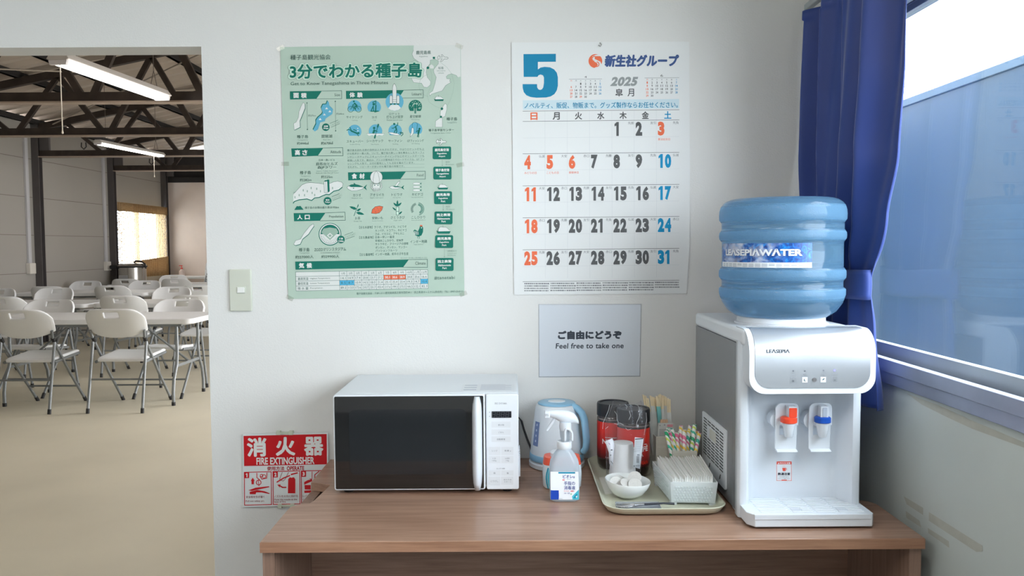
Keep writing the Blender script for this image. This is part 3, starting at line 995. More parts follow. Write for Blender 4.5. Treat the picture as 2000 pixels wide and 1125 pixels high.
for b, x0, y0, x1, y1 in (('HOT', 555, 588, 600, 602), ('NIGHT', 735, 584, 803, 598), ('MODE', 738, 602, 800, 616), ('ECO', 1050, 578, 1095, 592), ('MODE', 1040, 598, 1105, 612), ('COLD', 1225, 574, 1288, 588)):
    SD.text(b, x0, y0, x1, y1, 'g', .01)
for x, y, f in ((578, 688, 0), (767, 682, 1), (1066, 678, 1), (1255, 674, 0)):
    if f:
        SD.rect(x - 45, y - 45, x + 47, y + 47, 'w')
    SD.line([(x - 45, y - 46), (x + 46, y - 46), (x + 46, y + 46), (x - 45, y + 46)], 5, 'g', True)
SD.layer()
SD.poly([(562, 690), (594, 690), (590, 716), (566, 716)], 'd')
SD.ring(578, 675, 10, 4, 'g', 180, 360)
SD.poly([(775, 660), (755, 666), (745, 684), (752, 702), (770, 710), (786, 706), (770, 696), (764, 682), (766, 668)], 'k')
SD.poly([(1048, 686), (1060, 664), (1092, 654), (1084, 676), (1064, 690)], 'k')
SD.line([(1048, 690), (1058, 680)], 5, 'k')
SD.poly([(1240, 676), (1270, 676), (1266, 700), (1244, 700)], 'd')
SD.ring(1255, 660, 8, 4, 'g')
SD.flush('panel_print', sub=sp)

build('sensor', MB().prism([(on_y(1590.4, 741.5, hf).x + .0048 * math.cos(a), on_y(1590.4, 741.5, hf).z + .0048 * math.sin(a)) for a in [2 * PI * k / 20 for k in range(20)]], hf - .0022, hf, 'y'), M('sensor_dark', (130, 128, 130), .2, metal=.5, vary=.3, vscale=200), sp)
# drip tray
tx0, tx1, ty0, ty1, tz0, tz1 = .5225, .8015, 1.737, 1.872, .7135, .7415
ot = [(tx0, ty1), (tx0, ty0 + .02), (tx0 + .014, ty0), (tx1 - .006, ty0), (tx1, ty0 + .008), (tx1, ty1)]
tr = build('drip_tray', MB().prism(ot, tz0, tz1), wht_g, ds, bevel=.0015)
build('tray_lip', MB().prism([(tx0 + .012, ty0 - .0016), (tx1 - .008, ty0 - .0016), (tx1 - .008, ty0 + .006), (tx0 + .012, ty0 + .006)], tz1 - .011, tz1 + .0005), wht_g, tr, bevel=.001)
mb = MB()
for i in range(9):
    y = 1.752 + i * .0115
    for a, b in ((.553, .618), (.625, .672), (.678, .722), (.728, .785)):
        if i in (1, 2) and (a == .625 or a == .728):
            a += .024
        mb.box(a, b, y, y + .0042, tz1, tz1 + .0016)
build('grille', mb, wht, tr, bevel=.0006)
for x in (.627, .730):
    build('tray_outlet', MB().box(x, x + .018, 1.755, 1.778, tz1, tz1 + .0008), M('tray_grey', (188, 194, 202), .4), tr)
for x, y in ((.575, 1.765), (.738, 1.765), (.55, 2.22), (.77, 2.22)):
    build('foot', MB().lathe(x, y, [(.0045, DESK), (.006, DESK + .001), (.006, .722)], 14), wht, ds)
# taps
def tap(cx, name, cap, open_top, label):
    yp = BYF + .016
    t = build('tap', MB().lathe(cx, yp - .012, [(.008, .898), (.0095, .90), (.0145, .930), (.0155, .934)], 20), wht_g, ds, label=label)
    lev = rounded(cx - .0255, cx + .0265, .862, .973, (.004, .004, .012, .014), 5)
    hole = rounded(cx - .015, cx + .015, .898, .925, .008, 4)
    mb = MB()
    mb.prism(rounded(cx - .0265, cx + .0225, .865, .900, (.004, .004, .001, .001)), yp, yp + .004, 'y')
    mb.prism(rounded(cx - .0265, cx + .0265, .922, .974, (.001, .001, .012, .014)), yp, yp + .004, 'y')
    mb.box(cx - .0265, cx - .0165, yp, yp + .004, .899, .924).box(cx + .0155, cx + .0235, yp, yp + .004, .899, .924)
    mb.prism([(yp + .004, .8685), (yp - .010, .864), (yp - .010, .8615), (yp + .004, .862)], cx - .0245, cx + .0225, 'x')
    build('lever', mb, wht_g, t, bevel=.001)
    build('spout_base', MB().tube([(cx - .016, BYF + .052, .932), (cx - .016, BYF + .024, .932)], .020, 24).tube([(cx - .004, yp + .02, .930), (cx - .002, yp - .010, .930)], .0135, 16), wht_g, t)
    build('collar', MB().lathe(cx, yp - .012, [(.0155, .931), (.0185, .933), (.0185, .943), (.015, .9455)], 20), cap, t, label='coloured ring')
    mb = MB()
    kx0, kx1, kz0, kz1 = cx + (-.008 if open_top else -.0035), cx + (.010 if open_top else .0155), .944, .9705
    mb.box(kx0, kx1, yp - .022, yp - .002, kz0, kz1)
    k = build('thumb_knob', mb, wht_g, t, bevel=.0015)
    build('knob_face', MB().prism(rounded(kx0 + (.004 if open_top else .0005), kx1 - (.004 if open_top else .0005), kz0 + .002, kz1 - .003, .002), yp - .024, yp - .0215, 'y'), M('tap_recess', (176, 186, 200), .4) if open_top else cap, k, bevel=.001)
    return t
red = M('tap_red', (232, 76, 48), .3)
blu = M('tap_blue', (20, 78, 176), .3)
tap(.633, 'hot', red, False, 'white tap with an orange red ring and knob')
tap(.7105, 'cold', blu, True, 'white tap with a blue ring')
yb_ = BYF + .052
st_ = build('warning_sticker', MB().prism(rounded(on_y(1517, 901, yb_).x, on_y(1546, 901, yb_).x, on_y(1530, 940, yb_).z, on_y(1530, 901, yb_).z, .003), yb_ - .0004, yb_, 'y'), INK(222, 226, 230), ds)
SD = Sheet(ds, flat(yb_ - .0004, .00015), {'r': INK(226, 88, 72), 'w': INK(236, 238, 240), 'k': INK(50, 54, 66), 'p': INK(240, 180, 170)})
SD.view(1500, 790, 7.03)
SD.line([(120, 785), (322, 785), (322, 1045), (120, 1045)], 5, 'r', True)
SD.poly([(122, 822), (124, 790), (135, 782), (308, 782), (320, 790), (321, 822)], 'r')
SD.layer()
SD.text('▲やけどに注意', 133, 792, 308, 818, 'w', .02)
SD.poly([(196, 870), (245, 870), (240, 915), (204, 915)], 'r')
SD.ring(246, 888, 12, 5, 'r')
for x in (208, 220, 232):
    SD.line([(x, 838), (x - 4, 848), (x + 3, 858)], 3, 'p')
SD.text('熱湯注意', 135, 935, 304, 972, 'k', .03)
SD.text('小さなお子様の手の届かない', 146, 988, 294, 1000, 'k')
SD.text('ようにしてご使用ください', 136, 1012, 302, 1024, 'k')
SD.rect(186, 1033, 258, 1043, 'r')
SD.flush('sticker_print', sub=st_)
# side grille plate
mb = MB()
py0, py1, pz0, pz1 = 1.912, 2.150, .742, .889
ox = BX0 - .003
pl = build('vent_plate', MB().prism(rounded(py0, py1, pz0, pz1, .006), ox, BX0 + .002, 'x'), wht, ds, bevel=.001)
mb = MB()
for i in range(13):
    z = .780 + i * .0078
    if 6 < i < 0:
        continue
    for j in range(5):
        y = py0 + .020 + j * .041
        if 7 <= i <= 10 and j in (2, 3):
            continue
        mb.box(ox - .0006, ox + .0006, y, y + .033, z, z + .003)
build('vent_slots', mb, M('slot_dark', (70, 72, 74), .7), pl)
build('plate_recess', MB().prism(rounded(2.0, 2.066, .8345, .861, .004), ox - .0008, ox + .001, 'x'), M('plate_recess', (206, 206, 198), .5), pl)
for y in (1.945, 2.05):
    mb = MB()
    mb.tube([(ox - .003, y, .772), (ox - .005, y - .004, .764), (ox - .004, y + .004, .760), (ox - .002, y + .008, .766)], .0012, 6)
    build('wire_clip', mb, M('dark_wire', (60, 62, 64), .4, metal=.6), pl)
# bottle seat
BCX, BCY = .660, 1.952
build('bottle_seat', MB().lathe(BCX, BCY, [(.110, 1.146), (.110, 1.151), (.104, 1.153), (.103, 1.166), (.100, 1.170), (.09, 1.168)], 48), wht, ds, angle=30)

# ================================================================== water bottle
BR = .1475
prof = [(.02, 1.158), (.085, 1.160), (.108, 1.166), (.128, 1.180), (.141, 1.200), (.1475, 1.220), (.1475, 1.232), (.144, 1.2355), (.1415, 1.238), (.1415, 1.252), (.1435, 1.255), (.1475, 1.260), (.1482, 1.267), (.1478, 1.276), (.144, 1.282), (.1415, 1.285),
        (.1415, 1.345), (.144, 1.349), (.1475, 1.354), (.1482, 1.361), (.1475, 1.368), (.144, 1.373), (.1425, 1.376), (.1425, 1.392), (.145, 1.396), (.148, 1.400), (.1485, 1.412), (.1475, 1.422), (.1445, 1.432), (.139, 1.440), (.131, 1.446), (.118, 1.450), (.10, 1.4515), (.02, 1.4515)]
def bottle_mat():
    m = bpy.data.materials.new('blue_bottle_plastic')
    m.use_nodes = True
    nt = m.node_tree
    b = nt.nodes['Principled BSDF']
    b.inputs['Base Color'].default_value = rgb(172, 217, 250)
    b.inputs['Transmission Weight'].default_value = 1.0
    b.inputs['IOR'].default_value = 1.18
    b.inputs['Specular IOR Level'].default_value = .8
    b.inputs['Coat Weight'].default_value = .6
    b.inputs['Coat Roughness'].default_value = .06
    tc = nt.nodes.new('ShaderNodeTexCoord')
    n = nt.nodes.new('ShaderNodeTexNoise')
    n.inputs['Scale'].default_value = 420
    nt.links.new(tc.outputs['Object'], n.inputs['Vector'])
    sep = nt.nodes.new('ShaderNodeSeparateXYZ')
    nt.links.new(tc.outputs['Object'], sep.inputs['Vector'])
    # the ribs and shoulders are frosted, the grooves between them clear
    dist = nt.nodes.new('ShaderNodeVectorMath')
    dist.operation = 'MULTIPLY'
    dist.inputs[1].default_value = (1, 1, 0)
    nt.links.new(tc.outputs['Object'], dist.inputs[0])
    ln = nt.nodes.new('ShaderNodeVectorMath')
    ln.operation = 'LENGTH'
    nt.links.new(dist.outputs[0], ln.inputs[0])
    mr = nt.nodes.new('ShaderNodeMapRange')
    mr.inputs['From Min'].default_value, mr.inputs['From Max'].default_value = .1428, .1455
    nt.links.new(ln.outputs['Value'], mr.inputs['Value'])
    ru = nt.nodes.new('ShaderNodeMapRange')
    ru.inputs['To Min'].default_value, ru.inputs['To Max'].default_value = .10, .30
    nt.links.new(mr.outputs[0], ru.inputs['Value'])
    nt.links.new(ru.outputs[0], b.inputs['Roughness'])
    bp = nt.nodes.new('ShaderNodeBump')
    bp.inputs['Distance'].default_value = .004
    bs = nt.nodes.new('ShaderNodeMapRange')
    bs.inputs['To Min'].default_value, bs.inputs['To Max'].default_value = .05, .9
    nt.links.new(mr.outputs[0], bs.inputs['Value'])
    nt.links.new(bs.outputs[0], bp.inputs['Strength'])
    nt.links.new(n.outputs['Fac'], bp.inputs['Height'])
    nt.links.new(bp.outputs['Normal'], b.inputs['Normal'])
    d = nt.nodes.new('ShaderNodeBsdfDiffuse')
    d.inputs['Color'].default_value = rgb(152, 206, 246)
    tl = nt.nodes.new('ShaderNodeBsdfTranslucent')
    tl.inputs['Color'].default_value = rgb(150, 212, 252)
    m0 = nt.nodes.new('ShaderNodeMixShader')
    m0.inputs['Fac'].default_value = .6
    nt.links.new(d.outputs[0], m0.inputs[1])
    nt.links.new(tl.outputs[0], m0.inputs[2])
    mx = nt.nodes.new('ShaderNodeMixShader')
    fa = nt.nodes.new('ShaderNodeMapRange')
    fa.inputs['To Min'].default_value, fa.inputs['To Max'].default_value = .30, .52
    nt.links.new(mr.outputs[0], fa.inputs['Value'])
    nt.links.new(fa.outputs[0], mx.inputs['Fac'])
    nt.links.new(b.outputs[0], mx.inputs[1])
    nt.links.new(m0.outputs[0], mx.inputs[2])
    nt.links.new(mx.outputs[0], nt.nodes['Material Output'].inputs['Surface'])
    return m
wb = thing('water_bottle', (BCX, BCY, 1.158), 'big blue water bottle upside down on the dispenser', 'water bottle')
build('bottle_shell', MB().lathe(BCX, BCY, prof, 72), bottle_mat(), wb, angle=60)
# label, wrapped on the bottle
def wrap(cx, cy, r, lift=.0003):
    """px are degrees right of straight ahead, py is height."""
    def w(a, z, k):
        t = math.radians(a)
        q = r + lift * k
        return Vector((cx + q * math.sin(t), cy - q * math.cos(t), z))
    return w
def ocean():
    m = bpy.data.materials.new('ocean_print')
    m.use_nodes = True
    nt = m.node_tree
    b = nt.nodes['Principled BSDF']
    b.inputs['Roughness'].default_value = .3
    tc = nt.nodes.new('ShaderNodeTexCoord')
    n = nt.nodes.new('ShaderNodeTexNoise')
    n.inputs['Scale'].default_value = 70
    n.inputs['Detail'].default_value = 8
    n.inputs['Distortion'].default_value = 1.6
    nt.links.new(tc.outputs['Object'], n.inputs['Vector'])
    n2 = nt.nodes.new('ShaderNodeTexNoise')
    n2.inputs['Scale'].default_value = 16
    n2.inputs['Detail'].default_value = 6
    n2.inputs['Distortion'].default_value = 2.5
    nt.links.new(tc.outputs['Object'], n2.inputs['Vector'])
    r = nt.nodes.new('ShaderNodeValToRGB')
    e = r.color_ramp.elements
    e[0].position, e[0].color = .3, rgb(8, 36, 96)
    e[1].position, e[1].color = .72, rgb(24, 144, 214)
    x = e.new(.52)
    x.color = rgb(6, 84, 166)
    nt.links.new(n.outputs['Fac'], r.inputs['Fac'])
    sx = nt.nodes.new('ShaderNodeSeparateXYZ')
    nt.links.new(tc.outputs['Object'], sx.inputs[0])
    g = nt.nodes.new('ShaderNodeMapRange')
    g.inputs['From Min'].default_value, g.inputs['From Max'].default_value = -.02, -.10
    nt.links.new(sx.outputs['X'], g.inputs['Value'])
    f = nt.nodes.new('ShaderNodeValToRGB')
    f.color_ramp.elements[0].position, f.color_ramp.elements[1].position = .45, .68
    nt.links.new(n2.outputs['Fac'], f.inputs['Fac'])
    mu = nt.nodes.new('ShaderNodeMath')
    mu.operation = 'MULTIPLY'
    nt.links.new(g.outputs[0], mu.inputs[0])
    nt.links.new(f.outputs[0], mu.inputs[1])
    mx = nt.nodes.new('ShaderNodeMix')
    mx.data_type = 'RGBA'
    nt.links.new(mu.outputs[0], mx.inputs[0])
    nt.links.new(r.outputs[0], mx.inputs[6])
    mx.inputs[7].default_value = rgb(196, 204, 222)
    nt.links.new(mx.outputs[2], b.inputs['Base Color'])
    return m
LR = .1422
def curve_patch(cx, cy, r, a0, a1, z0, z1, n=24, t=.0004):
    mb = MB()
    mb.grid(lambda u, v: (cx + r * math.sin(math.radians(a0 + (a1 - a0) * u)), cy - r * math.cos(math.radians(a0 + (a1 - a0) * u)), z0 + (z1 - z0) * v), n, 1)
    return mb
A0, A1 = -93, 9
lb = build('bottle_label', curve_patch(BCX, BCY, LR, A0, A1, 1.2985, 1.343), ocean(), wb, label='blue ocean print label with white lettering')
build('label_strip', curve_patch(BCX, BCY, LR, A0, A1, 1.2865, 1.2985), INK(230, 234, 238), lb)
SW = Sheet(wb, wrap(BCX, BCY, LR), {'w': INK(222, 226, 232), 'd': INK(70, 84, 120), 'g': INK(150, 158, 170)})
def wtext(s, body, a0, z1, a1, z0, m, bold):
    """Lettering on a drum, letter by letter so that it bends round."""
    pts, faces = glyphs(body, bold)
    ax, bx = min(p[0] for p in pts), max(p[0] for p in pts)
    ay, by = min(p[1] for p in pts), max(p[1] for p in pts)
    s.raw([(a0 + (x - ax) / (bx - ax) * (a1 - a0), z0 + (y - ay) / (by - ay) * (z1 - z0)) for x, y in pts], faces, m)
SW.k = 1
wtext(SW, 'LEΛSEPIΛWΛTER', -81.5, 1.3295, .5, 1.3130, 'd', .048)
SW.layer()
wtext(SW, 'LEΛSEPIΛWΛTER', -82, 1.3300, 0, 1.3138, 'w', .042)
for i, z in enumerate((1.2955, 1.2925, 1.2895)):
    for a in range(14):
        q0 = -88 + a * 6.5
        if i == 2 and a % 5 == 4:
            continue
        SW.raw([(q0, z), (q0 + 5, z), (q0 + 5, z - .0012), (q0, z - .0012)], [(0, 1, 2, 3)], 'g')
SW.flush('label_lettering', sub=lb)
# ================================================================== kettle
KX, KY = .126, 2.266
kt = thing('electric_kettle', (KX, KY, DESK), 'white and light blue electric kettle behind the spray bottle', 'kettle')
kw = M('kettle_white', (222, 226, 230), .3, spec=.4, vary=.005)
kb = M('kettle_blue', (138, 184, 212), .28, spec=.4, vary=.01)
build('power_base', MB().lathe(KX, KY, [(.074, DESK), (.080, DESK + .003), (.080, DESK + .014), (.076, DESK + .017), (.02, DESK + .017)], 48), kw, kt)
build('body', MB().lathe(KX, KY, [(.074, .7275), (.0775, .730), (.0765, .745), (.074, .775), (.069, .82), (.064, .855), (.0605, .878), (.0575, .886), (.05, .889), (.02, .889)], 56), kw, kt, angle=60)
build('blue_band', MB().lathe(KX, KY, [(.0778, .731), (.0783, .7325), (.0772, .747), (.0762, .7485)], 56, cap=False), kb, kt, solid=.001)
ld = build('lid', MB().lathe(KX, KY, [(.054, .8885), (.054, .891), (.050, .8935), (.03, .895), (.01, .895)], 48), kb, kt, angle=60)
build('lid_button', MB().lathe(KX, KY - .004, [(.025, .894), (.0245, .8965), (.02, .8975), (.005, .8975)], 36, sy=.75), kw, ld)
# handle to the right and a little towards us
ha = math.radians(-28)
hd = Vector((math.cos(ha), math.sin(ha), 0))
hs = Vector((-hd.y, hd.x, 0))
path = [(.050, .886), (.064, .880), (.078, .868), (.086, .85), (.090, .82), (.0925, .79), (.090, .768), (.082, .757)]
rings = []
for i, (q, z) in enumerate(path):
    p = Vector((KX, KY, z)) + hd * q
    a, b = path[max(0, i - 1)], path[min(len(path) - 1, i + 1)]
    n = Vector((b[1] - a[1], 0, -(b[0] - a[0]))).normalized()          # outward normal in the (q, z) plane
    nn = hd * -n.x + Vector((0, 0, 1)) * -n.z
    w = .012 + .004 * math.sin(PI * i / (len(path) - 1))
    rings.append([p + hs * w * math.cos(t) + nn * .009 * math.sin(t) for t in [2 * PI * k / 14 for k in range(14)]])
build('handle', MB().loft(rings), kb, kt, angle=70)
def on_cone(cx, cy, fr):
    def w(a, z, k):
        t = math.radians(a)
        q = fr(z) + .0004 + .0002 * k
        return Vector((cx + q * math.sin(t), cy - q * math.cos(t), z))
    return w
def kr(z):
    P_ = [(.730, .0775), (.745, .0765), (.775, .074), (.82, .069), (.855, .064), (.878, .0605)]
    for (z0, r0), (z1, r1) in zip(P_, P_[1:]):
        if z <= z1:
            return r0 + (r1 - r0) * (z - z0) / (z1 - z0)
    return P_[-1][1]
SK = Sheet(kt, on_cone(KX, KY, kr), {'g': M('gauge_window', (108, 126, 168), .15), 'w': INK(190, 200, 222)})
o = rounded(-78, -58, .775, .843, .001)
for i in range(6):
    for j in range(8):
        a0_, a1_, z0_, z1_ = -68 + 19 * i / 6, -68 + 19 * (i + 1) / 6, .775 + .068 * j / 8, .775 + .068 * (j + 1) / 8
        SK.raw([(a0_, z0_), (a1_, z0_), (a1_, z1_), (a0_, z1_)], [(0, 1, 2, 3)], 'g')
SK.layer()
for i in range(4):
    SK.raw([(-60, .786 + .015 * i), (-56, .786 + .015 * i), (-56, .792 + .015 * i), (-60, .792 + .015 * i)], [(0, 1, 2, 3)], 'w')
SK.flush('water_gauge')
cd = MB()
cd.tube([(-.03, 2.338, .80), (.018, 2.338, .832), (.026, 2.334, .822), (.032, 2.328, .80), (.042, 2.318, .772), (.055, 2.305, .742), (.066, 2.295, .720), (.07, 2.29, .7135)], .0032, 8)
build('power_cord', cd, black, kt)

# ================================================================== spray bottle
SX, SY = .1275, 1.957
sb = thing('spray_bottle', (SX, SY, DESK), 'translucent hand sanitizer spray bottle in front of the kettle', 'bottle')
mil = clear('milky_plastic', (238, 244, 250), gloss=.03, rough=.12, base=.72, basecol=(228, 236, 243))
def box_ring(w, d, r, z):
    return [(SX + x, SY + y, z) for x, y in rounded(-w, w, -d, d, r, 5)]
rg = [(.030, .022, .012, .7095), (.0362, .027, .014, .713), (.0368, .0275, .014, .75), (.0366, .0275, .014, .792), (.0345, .026, .015, .806), (.028, .023, .016, .820), (.0205, .0195, .0165, .831), (.0165, .0165, .0162, .836), (.016, .016, .0158, .842)]
build('body', MB().loft([box_ring(*q) for q in rg]), mil, sb, angle=70)
cap_ = build('neck_collar', MB().lathe(SX, SY, [(.0175, .8375), (.0185, .839), (.0185, .853), (.0172, .8555), (.010, .8555)], 32), wht, sb)
build('neck_tube', MB().lathe(SX + .002, SY, [(.0105, .8555), (.0105, .862), (.012, .866), (.013, .878), (.013, .884)], 24), mil, sb)
# trigger head, pointing to the left
def sec(x, z, w, h):
    return [(SX + x, SY + w * math.cos(t), z + h * math.sin(t)) for t in [2 * PI * k / 16 for k in range(16)]]
build('sprayer_head', MB().loft([sec(-.0400, .9235, .0075, .0085), sec(-.032, .9235, .008, .009), sec(-.018, .921, .0105, .0125), (sec(-.002, .916, .0125, .0175)), sec(.012, .9145, .012, .0165), sec(.024, .9125, .0095, .0125), sec(.032, .907, .006, .0085), sec(.036, .9025, .003, .004)]).lathe(SX + .003, SY, [(.0145, .884), (.0155, .893), (.0145, .903)], 24), wht_g, sb, angle=60)
nz = build('nozzle', MB().box(SX - .0490, SX - .0360, SY - .009, SY + .009, .9145, .9315), wht, sb, bevel=.002)
build('trigger', MB().tube([(SX - .023, SY, .914), (SX - .028, SY, .904), (SX - .036, SY, .892), (SX - .043, SY, .882)], [.0045, .004, .0035, .003], 8), wht_g, sb)
build('lock_clip', MB().tube([(SX + .001, SY - .014, .860), (SX + .001, SY - .016, .882), (SX + .004, SY - .0165, .889), (SX + .012, SY - .0165, .888), (SX + .018, SY - .0165, .880), (SX + .0185, SY - .016, .860)], .0032, 8), wht_g, sb)
fy_ = SY - .0275
SP = Sheet(sb, flat(fy_ - .0003, .00015), {'l': INK(236, 240, 245), 't': INK(36, 140, 170), 'n': INK(44, 62, 140), 'b': INK(28, 70, 176), 'r': INK(226, 84, 96), 'a': INK(80, 190, 210), 'g': INK(150, 200, 160), 'w': INK(236, 240, 245), 'y': INK(160, 165, 175)})
SP.view(1040, 780, 5.11)
SP.poly([(180, 722), (458, 722), (462, 880), (462, 1000), (182, 1000)], 'l')
SP.layer()
SP.rect(258, 725, 426, 741, 't')
SP.text('ビオレu', 303, 752, 420, 788, 'n', .02)
SP.text('Biore u', 345, 790, 385, 802, 'y')
SP.text('薬用', 299, 797, 322, 812, 'r', .02)
SP.text('手指の', 314, 818, 424, 858, 'n', .012)
SP.text('消毒液', 314, 864, 426, 902, 'n', .012)
SP.text('ウイルス・細菌に', 314, 908, 420, 924, 'r', .015)
SP.text('消毒・殺菌', 314, 930, 372, 944, 'n')
SP.poly([(394, 968), (428, 934), (462, 900), (462, 1000), (400, 1000)], 'a')
SP.poly([(182, 905), (200, 908), (262, 908), (264, 960), (262, 1000), (182, 1000)], 'b')
SP.disc(386, 945, 8, 'g')
SP.layer()
SP.poly([(404, 985), (440, 940), (452, 960), (425, 990)], 't')
SP.poly([(430, 968), (450, 960), (440, 985)], 'w')
SP.text('400mL', 265, 985, 300, 996, 'y')
SP.flush('label_print')
SN = Sheet(sb, flat(SY - .0092, .00015), {'g': INK(140, 144, 150)})
SN.view(1040, 780, 5.11)
SN.text('OFF', 132, 140, 156, 176, 'g', .01, ang=-PI / 2)
SN.flush('nozzle_print', sub=nz)

# ================================================================== canister behind it
CX, CY = .128, 2.062
cn = thing('soap_dispenser', (CX, CY, DESK), 'squat white and aqua bottle with orange shoulders hidden behind the spray bottle', 'bottle')
lo = [(.045, .026, .7093), (.0495, .030, .714), (.0510, .031, .745), (.0495, .0305, .772)]
mk = lambda L: [[(CX + x, CY + y, z) for x, y in rounded(-w, w, -d, d, min(w, d) * .7, 5)] for w, d, z in L]
build('body', MB().loft(mk(lo)), M('canister_white', (222, 234, 240), .3, vary=.01), cn, angle=60)
build('shoulder', MB().loft(mk([(.0495, .0305, .772), (.0475, .0295, .786), (.046, .0285, .791)])), M('canister_orange', (230, 88, 58), .35), cn, label='orange shoulder band')
build('cap', MB().loft(mk([(.030, .020, .791), (.030, .020, .800), (.026, .018, .803)])), kw, cn)
def cpt(x, z, k):
    return Vector((CX + x, CY - .0314 - .0002 * k, z))
SCN = Sheet(cn, cpt, {'a': INK(98, 196, 214), 't': INK(32, 150, 176), 'n': INK(24, 90, 150), 'g': INK(110, 190, 90)})
for s in (-1, 1):
    for r0, m_, w in ((.0375, 't', .003), (.032, 'a', .005)):
        p0 = [(s * (r0 - .014 * math.sin(PI * k / 12) * -1 * .35), .714 + .052 * k / 12) for k in range(13)]
        SCN.line(p0, w, m_)
SCN.rect(.033, .748, .041, .756, 'n')
SCN.layer()
SCN.rect(.030, .734, .041, .742, 'g')
SCN.flush('label_print')

# ================================================================== serving tray and what stands on it
TX0, TX1, TY0, TY1 = .212, .503, 1.815, 2.290
tray_m = M('tray_beige', (196, 196, 176), .38, spec=.4, vary=.02, vscale=10)
def tray_ring(ins, z, r):
    return [(x, y, z) for x, y in rounded(TX0 + ins, TX1 - ins, TY0 + ins, TY1 - ins, r, 8)]
mb = MB()
mb.loft([tray_ring(.024, DESK + .0004, .035), tray_ring(.010, DESK + .006, .042), tray_ring(.001, DESK + .0185, .05), tray_ring(.0, DESK + .0205, .05), tray_ring(.003, DESK + .0215, .048), tray_ring(.012, DESK + .010, .041), tray_ring(.022, DESK + .0045, .035), tray_ring(.03, DESK + .004, .03)])
build('serving_tray', mb, tray_m, label='beige plastic serving tray holding the coffee things', cat='tray', angle=60)
TZ0 = DESK + .0042

jar_glass = M('jar_coffee_glass', (46, 32, 26), .08, spec=.6, coat=.5, vary=.25, vscale=160)
cap_b = M('jar_black_lid', (30, 31, 36), .4, vary=.05)
def jar_label():
    m = bpy.data.materials.new('coffee_label')
    m.use_nodes = True
    nt = m.node_tree
    b = nt.nodes['Principled BSDF']
    b.inputs['Roughness'].default_value = .28
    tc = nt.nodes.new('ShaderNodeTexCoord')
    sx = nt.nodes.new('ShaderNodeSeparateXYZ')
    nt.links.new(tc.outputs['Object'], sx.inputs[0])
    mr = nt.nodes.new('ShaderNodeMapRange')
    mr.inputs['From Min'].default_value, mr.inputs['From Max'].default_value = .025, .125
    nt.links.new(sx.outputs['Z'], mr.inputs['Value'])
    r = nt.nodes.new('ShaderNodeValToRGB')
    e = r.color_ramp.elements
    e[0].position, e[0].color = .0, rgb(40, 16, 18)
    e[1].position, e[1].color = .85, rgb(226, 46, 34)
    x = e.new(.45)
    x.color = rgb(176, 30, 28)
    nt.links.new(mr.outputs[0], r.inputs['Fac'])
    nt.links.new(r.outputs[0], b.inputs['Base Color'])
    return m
jl = jar_label()
def jar(x, y, a0, label):
    j = thing('coffee_jar', (x, y, TZ0), label, 'coffee jar', 'instant coffee jars')
    R_ = .0445
    build('glass', MB().lathe(x, y, [(.030, TZ0), (.039, TZ0 + 0.0022), (.0435, TZ0 + 0.0131), (R_, TZ0 + 0.0261), (R_, TZ0 + 0.1393), (.0435, TZ0 + 0.1480), (.0405, TZ0 + 0.1512)], 48), jar_glass, j, label='dark glass full of coffee', angle=60)
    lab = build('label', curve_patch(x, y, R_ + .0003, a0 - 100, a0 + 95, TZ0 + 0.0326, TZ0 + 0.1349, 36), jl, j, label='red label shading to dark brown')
    build('glass_collar', MB().lathe(x, y, [(.0435, TZ0 + 0.1393), (.0448, TZ0 + 0.1404), (.0428, TZ0 + 0.1491), (.0405, TZ0 + 0.1512)], 48), M('jar_clear_rim', (120, 112, 110), .12, vary=.1, vscale=90), j)
    build('lid', MB().lathe(x, y, [(.0415, TZ0 + 0.1491), (.0452, TZ0 + 0.1501), (.0452, TZ0 + 0.1806), (.0435, TZ0 + 0.1850), (.039, TZ0 + 0.1850), (.037, TZ0 + 0.1822), (.005, TZ0 + 0.1822)], 48), cap_b, j, angle=50)
    S = Sheet(j, wrap(x, y, R_ + .0006, .0002), {'w': INK(228, 224, 222), 'r': INK(226, 62, 44), 'k': INK(60, 22, 22)})
    wtext(S, 'NESCAFÉ', a0 - 56, TZ0 + 0.0914, a0 + 52, TZ0 + 0.0740, 'w', .035)
    q = [(a0 - 56 + 100 * k / 16, TZ0 + 0.0941) for k in range(2, 17)]
    S.raw(q + [(p[0], p[1] - .0018) for p in q[::-1]], [tuple(range(30))], 'w')
    S.raw([(a0 - 56, TZ0 + 0.0609), (a0 - 30, TZ0 + 0.0718), (a0 - 4, TZ0 + 0.0609)], [(0, 1, 2)], 'r')
    wtext(S, 'EXCELLA', a0 - 34, TZ0 + 0.0675, a0 + 30, TZ0 + 0.0609, 'w', .02)
    wtext(S, 'Rich', a0 + 18, TZ0 + 0.0490, a0 + 52, TZ0 + 0.0392, 'r', .04)
    wtext(S, 'Rich aroma', a0 - 42, TZ0 + 0.0392, a0 - 8, TZ0 + 0.0354, 'w', .01)
    S.flush('label_lettering', sub=lab)
jar(.283, 2.230, 8, 'red labelled coffee jar with black lid, the rear one nearer the kettle')
jar(.3285, 2.150, -2, 'red labelled coffee jar with black lid, the front one partly behind the plastic bag')

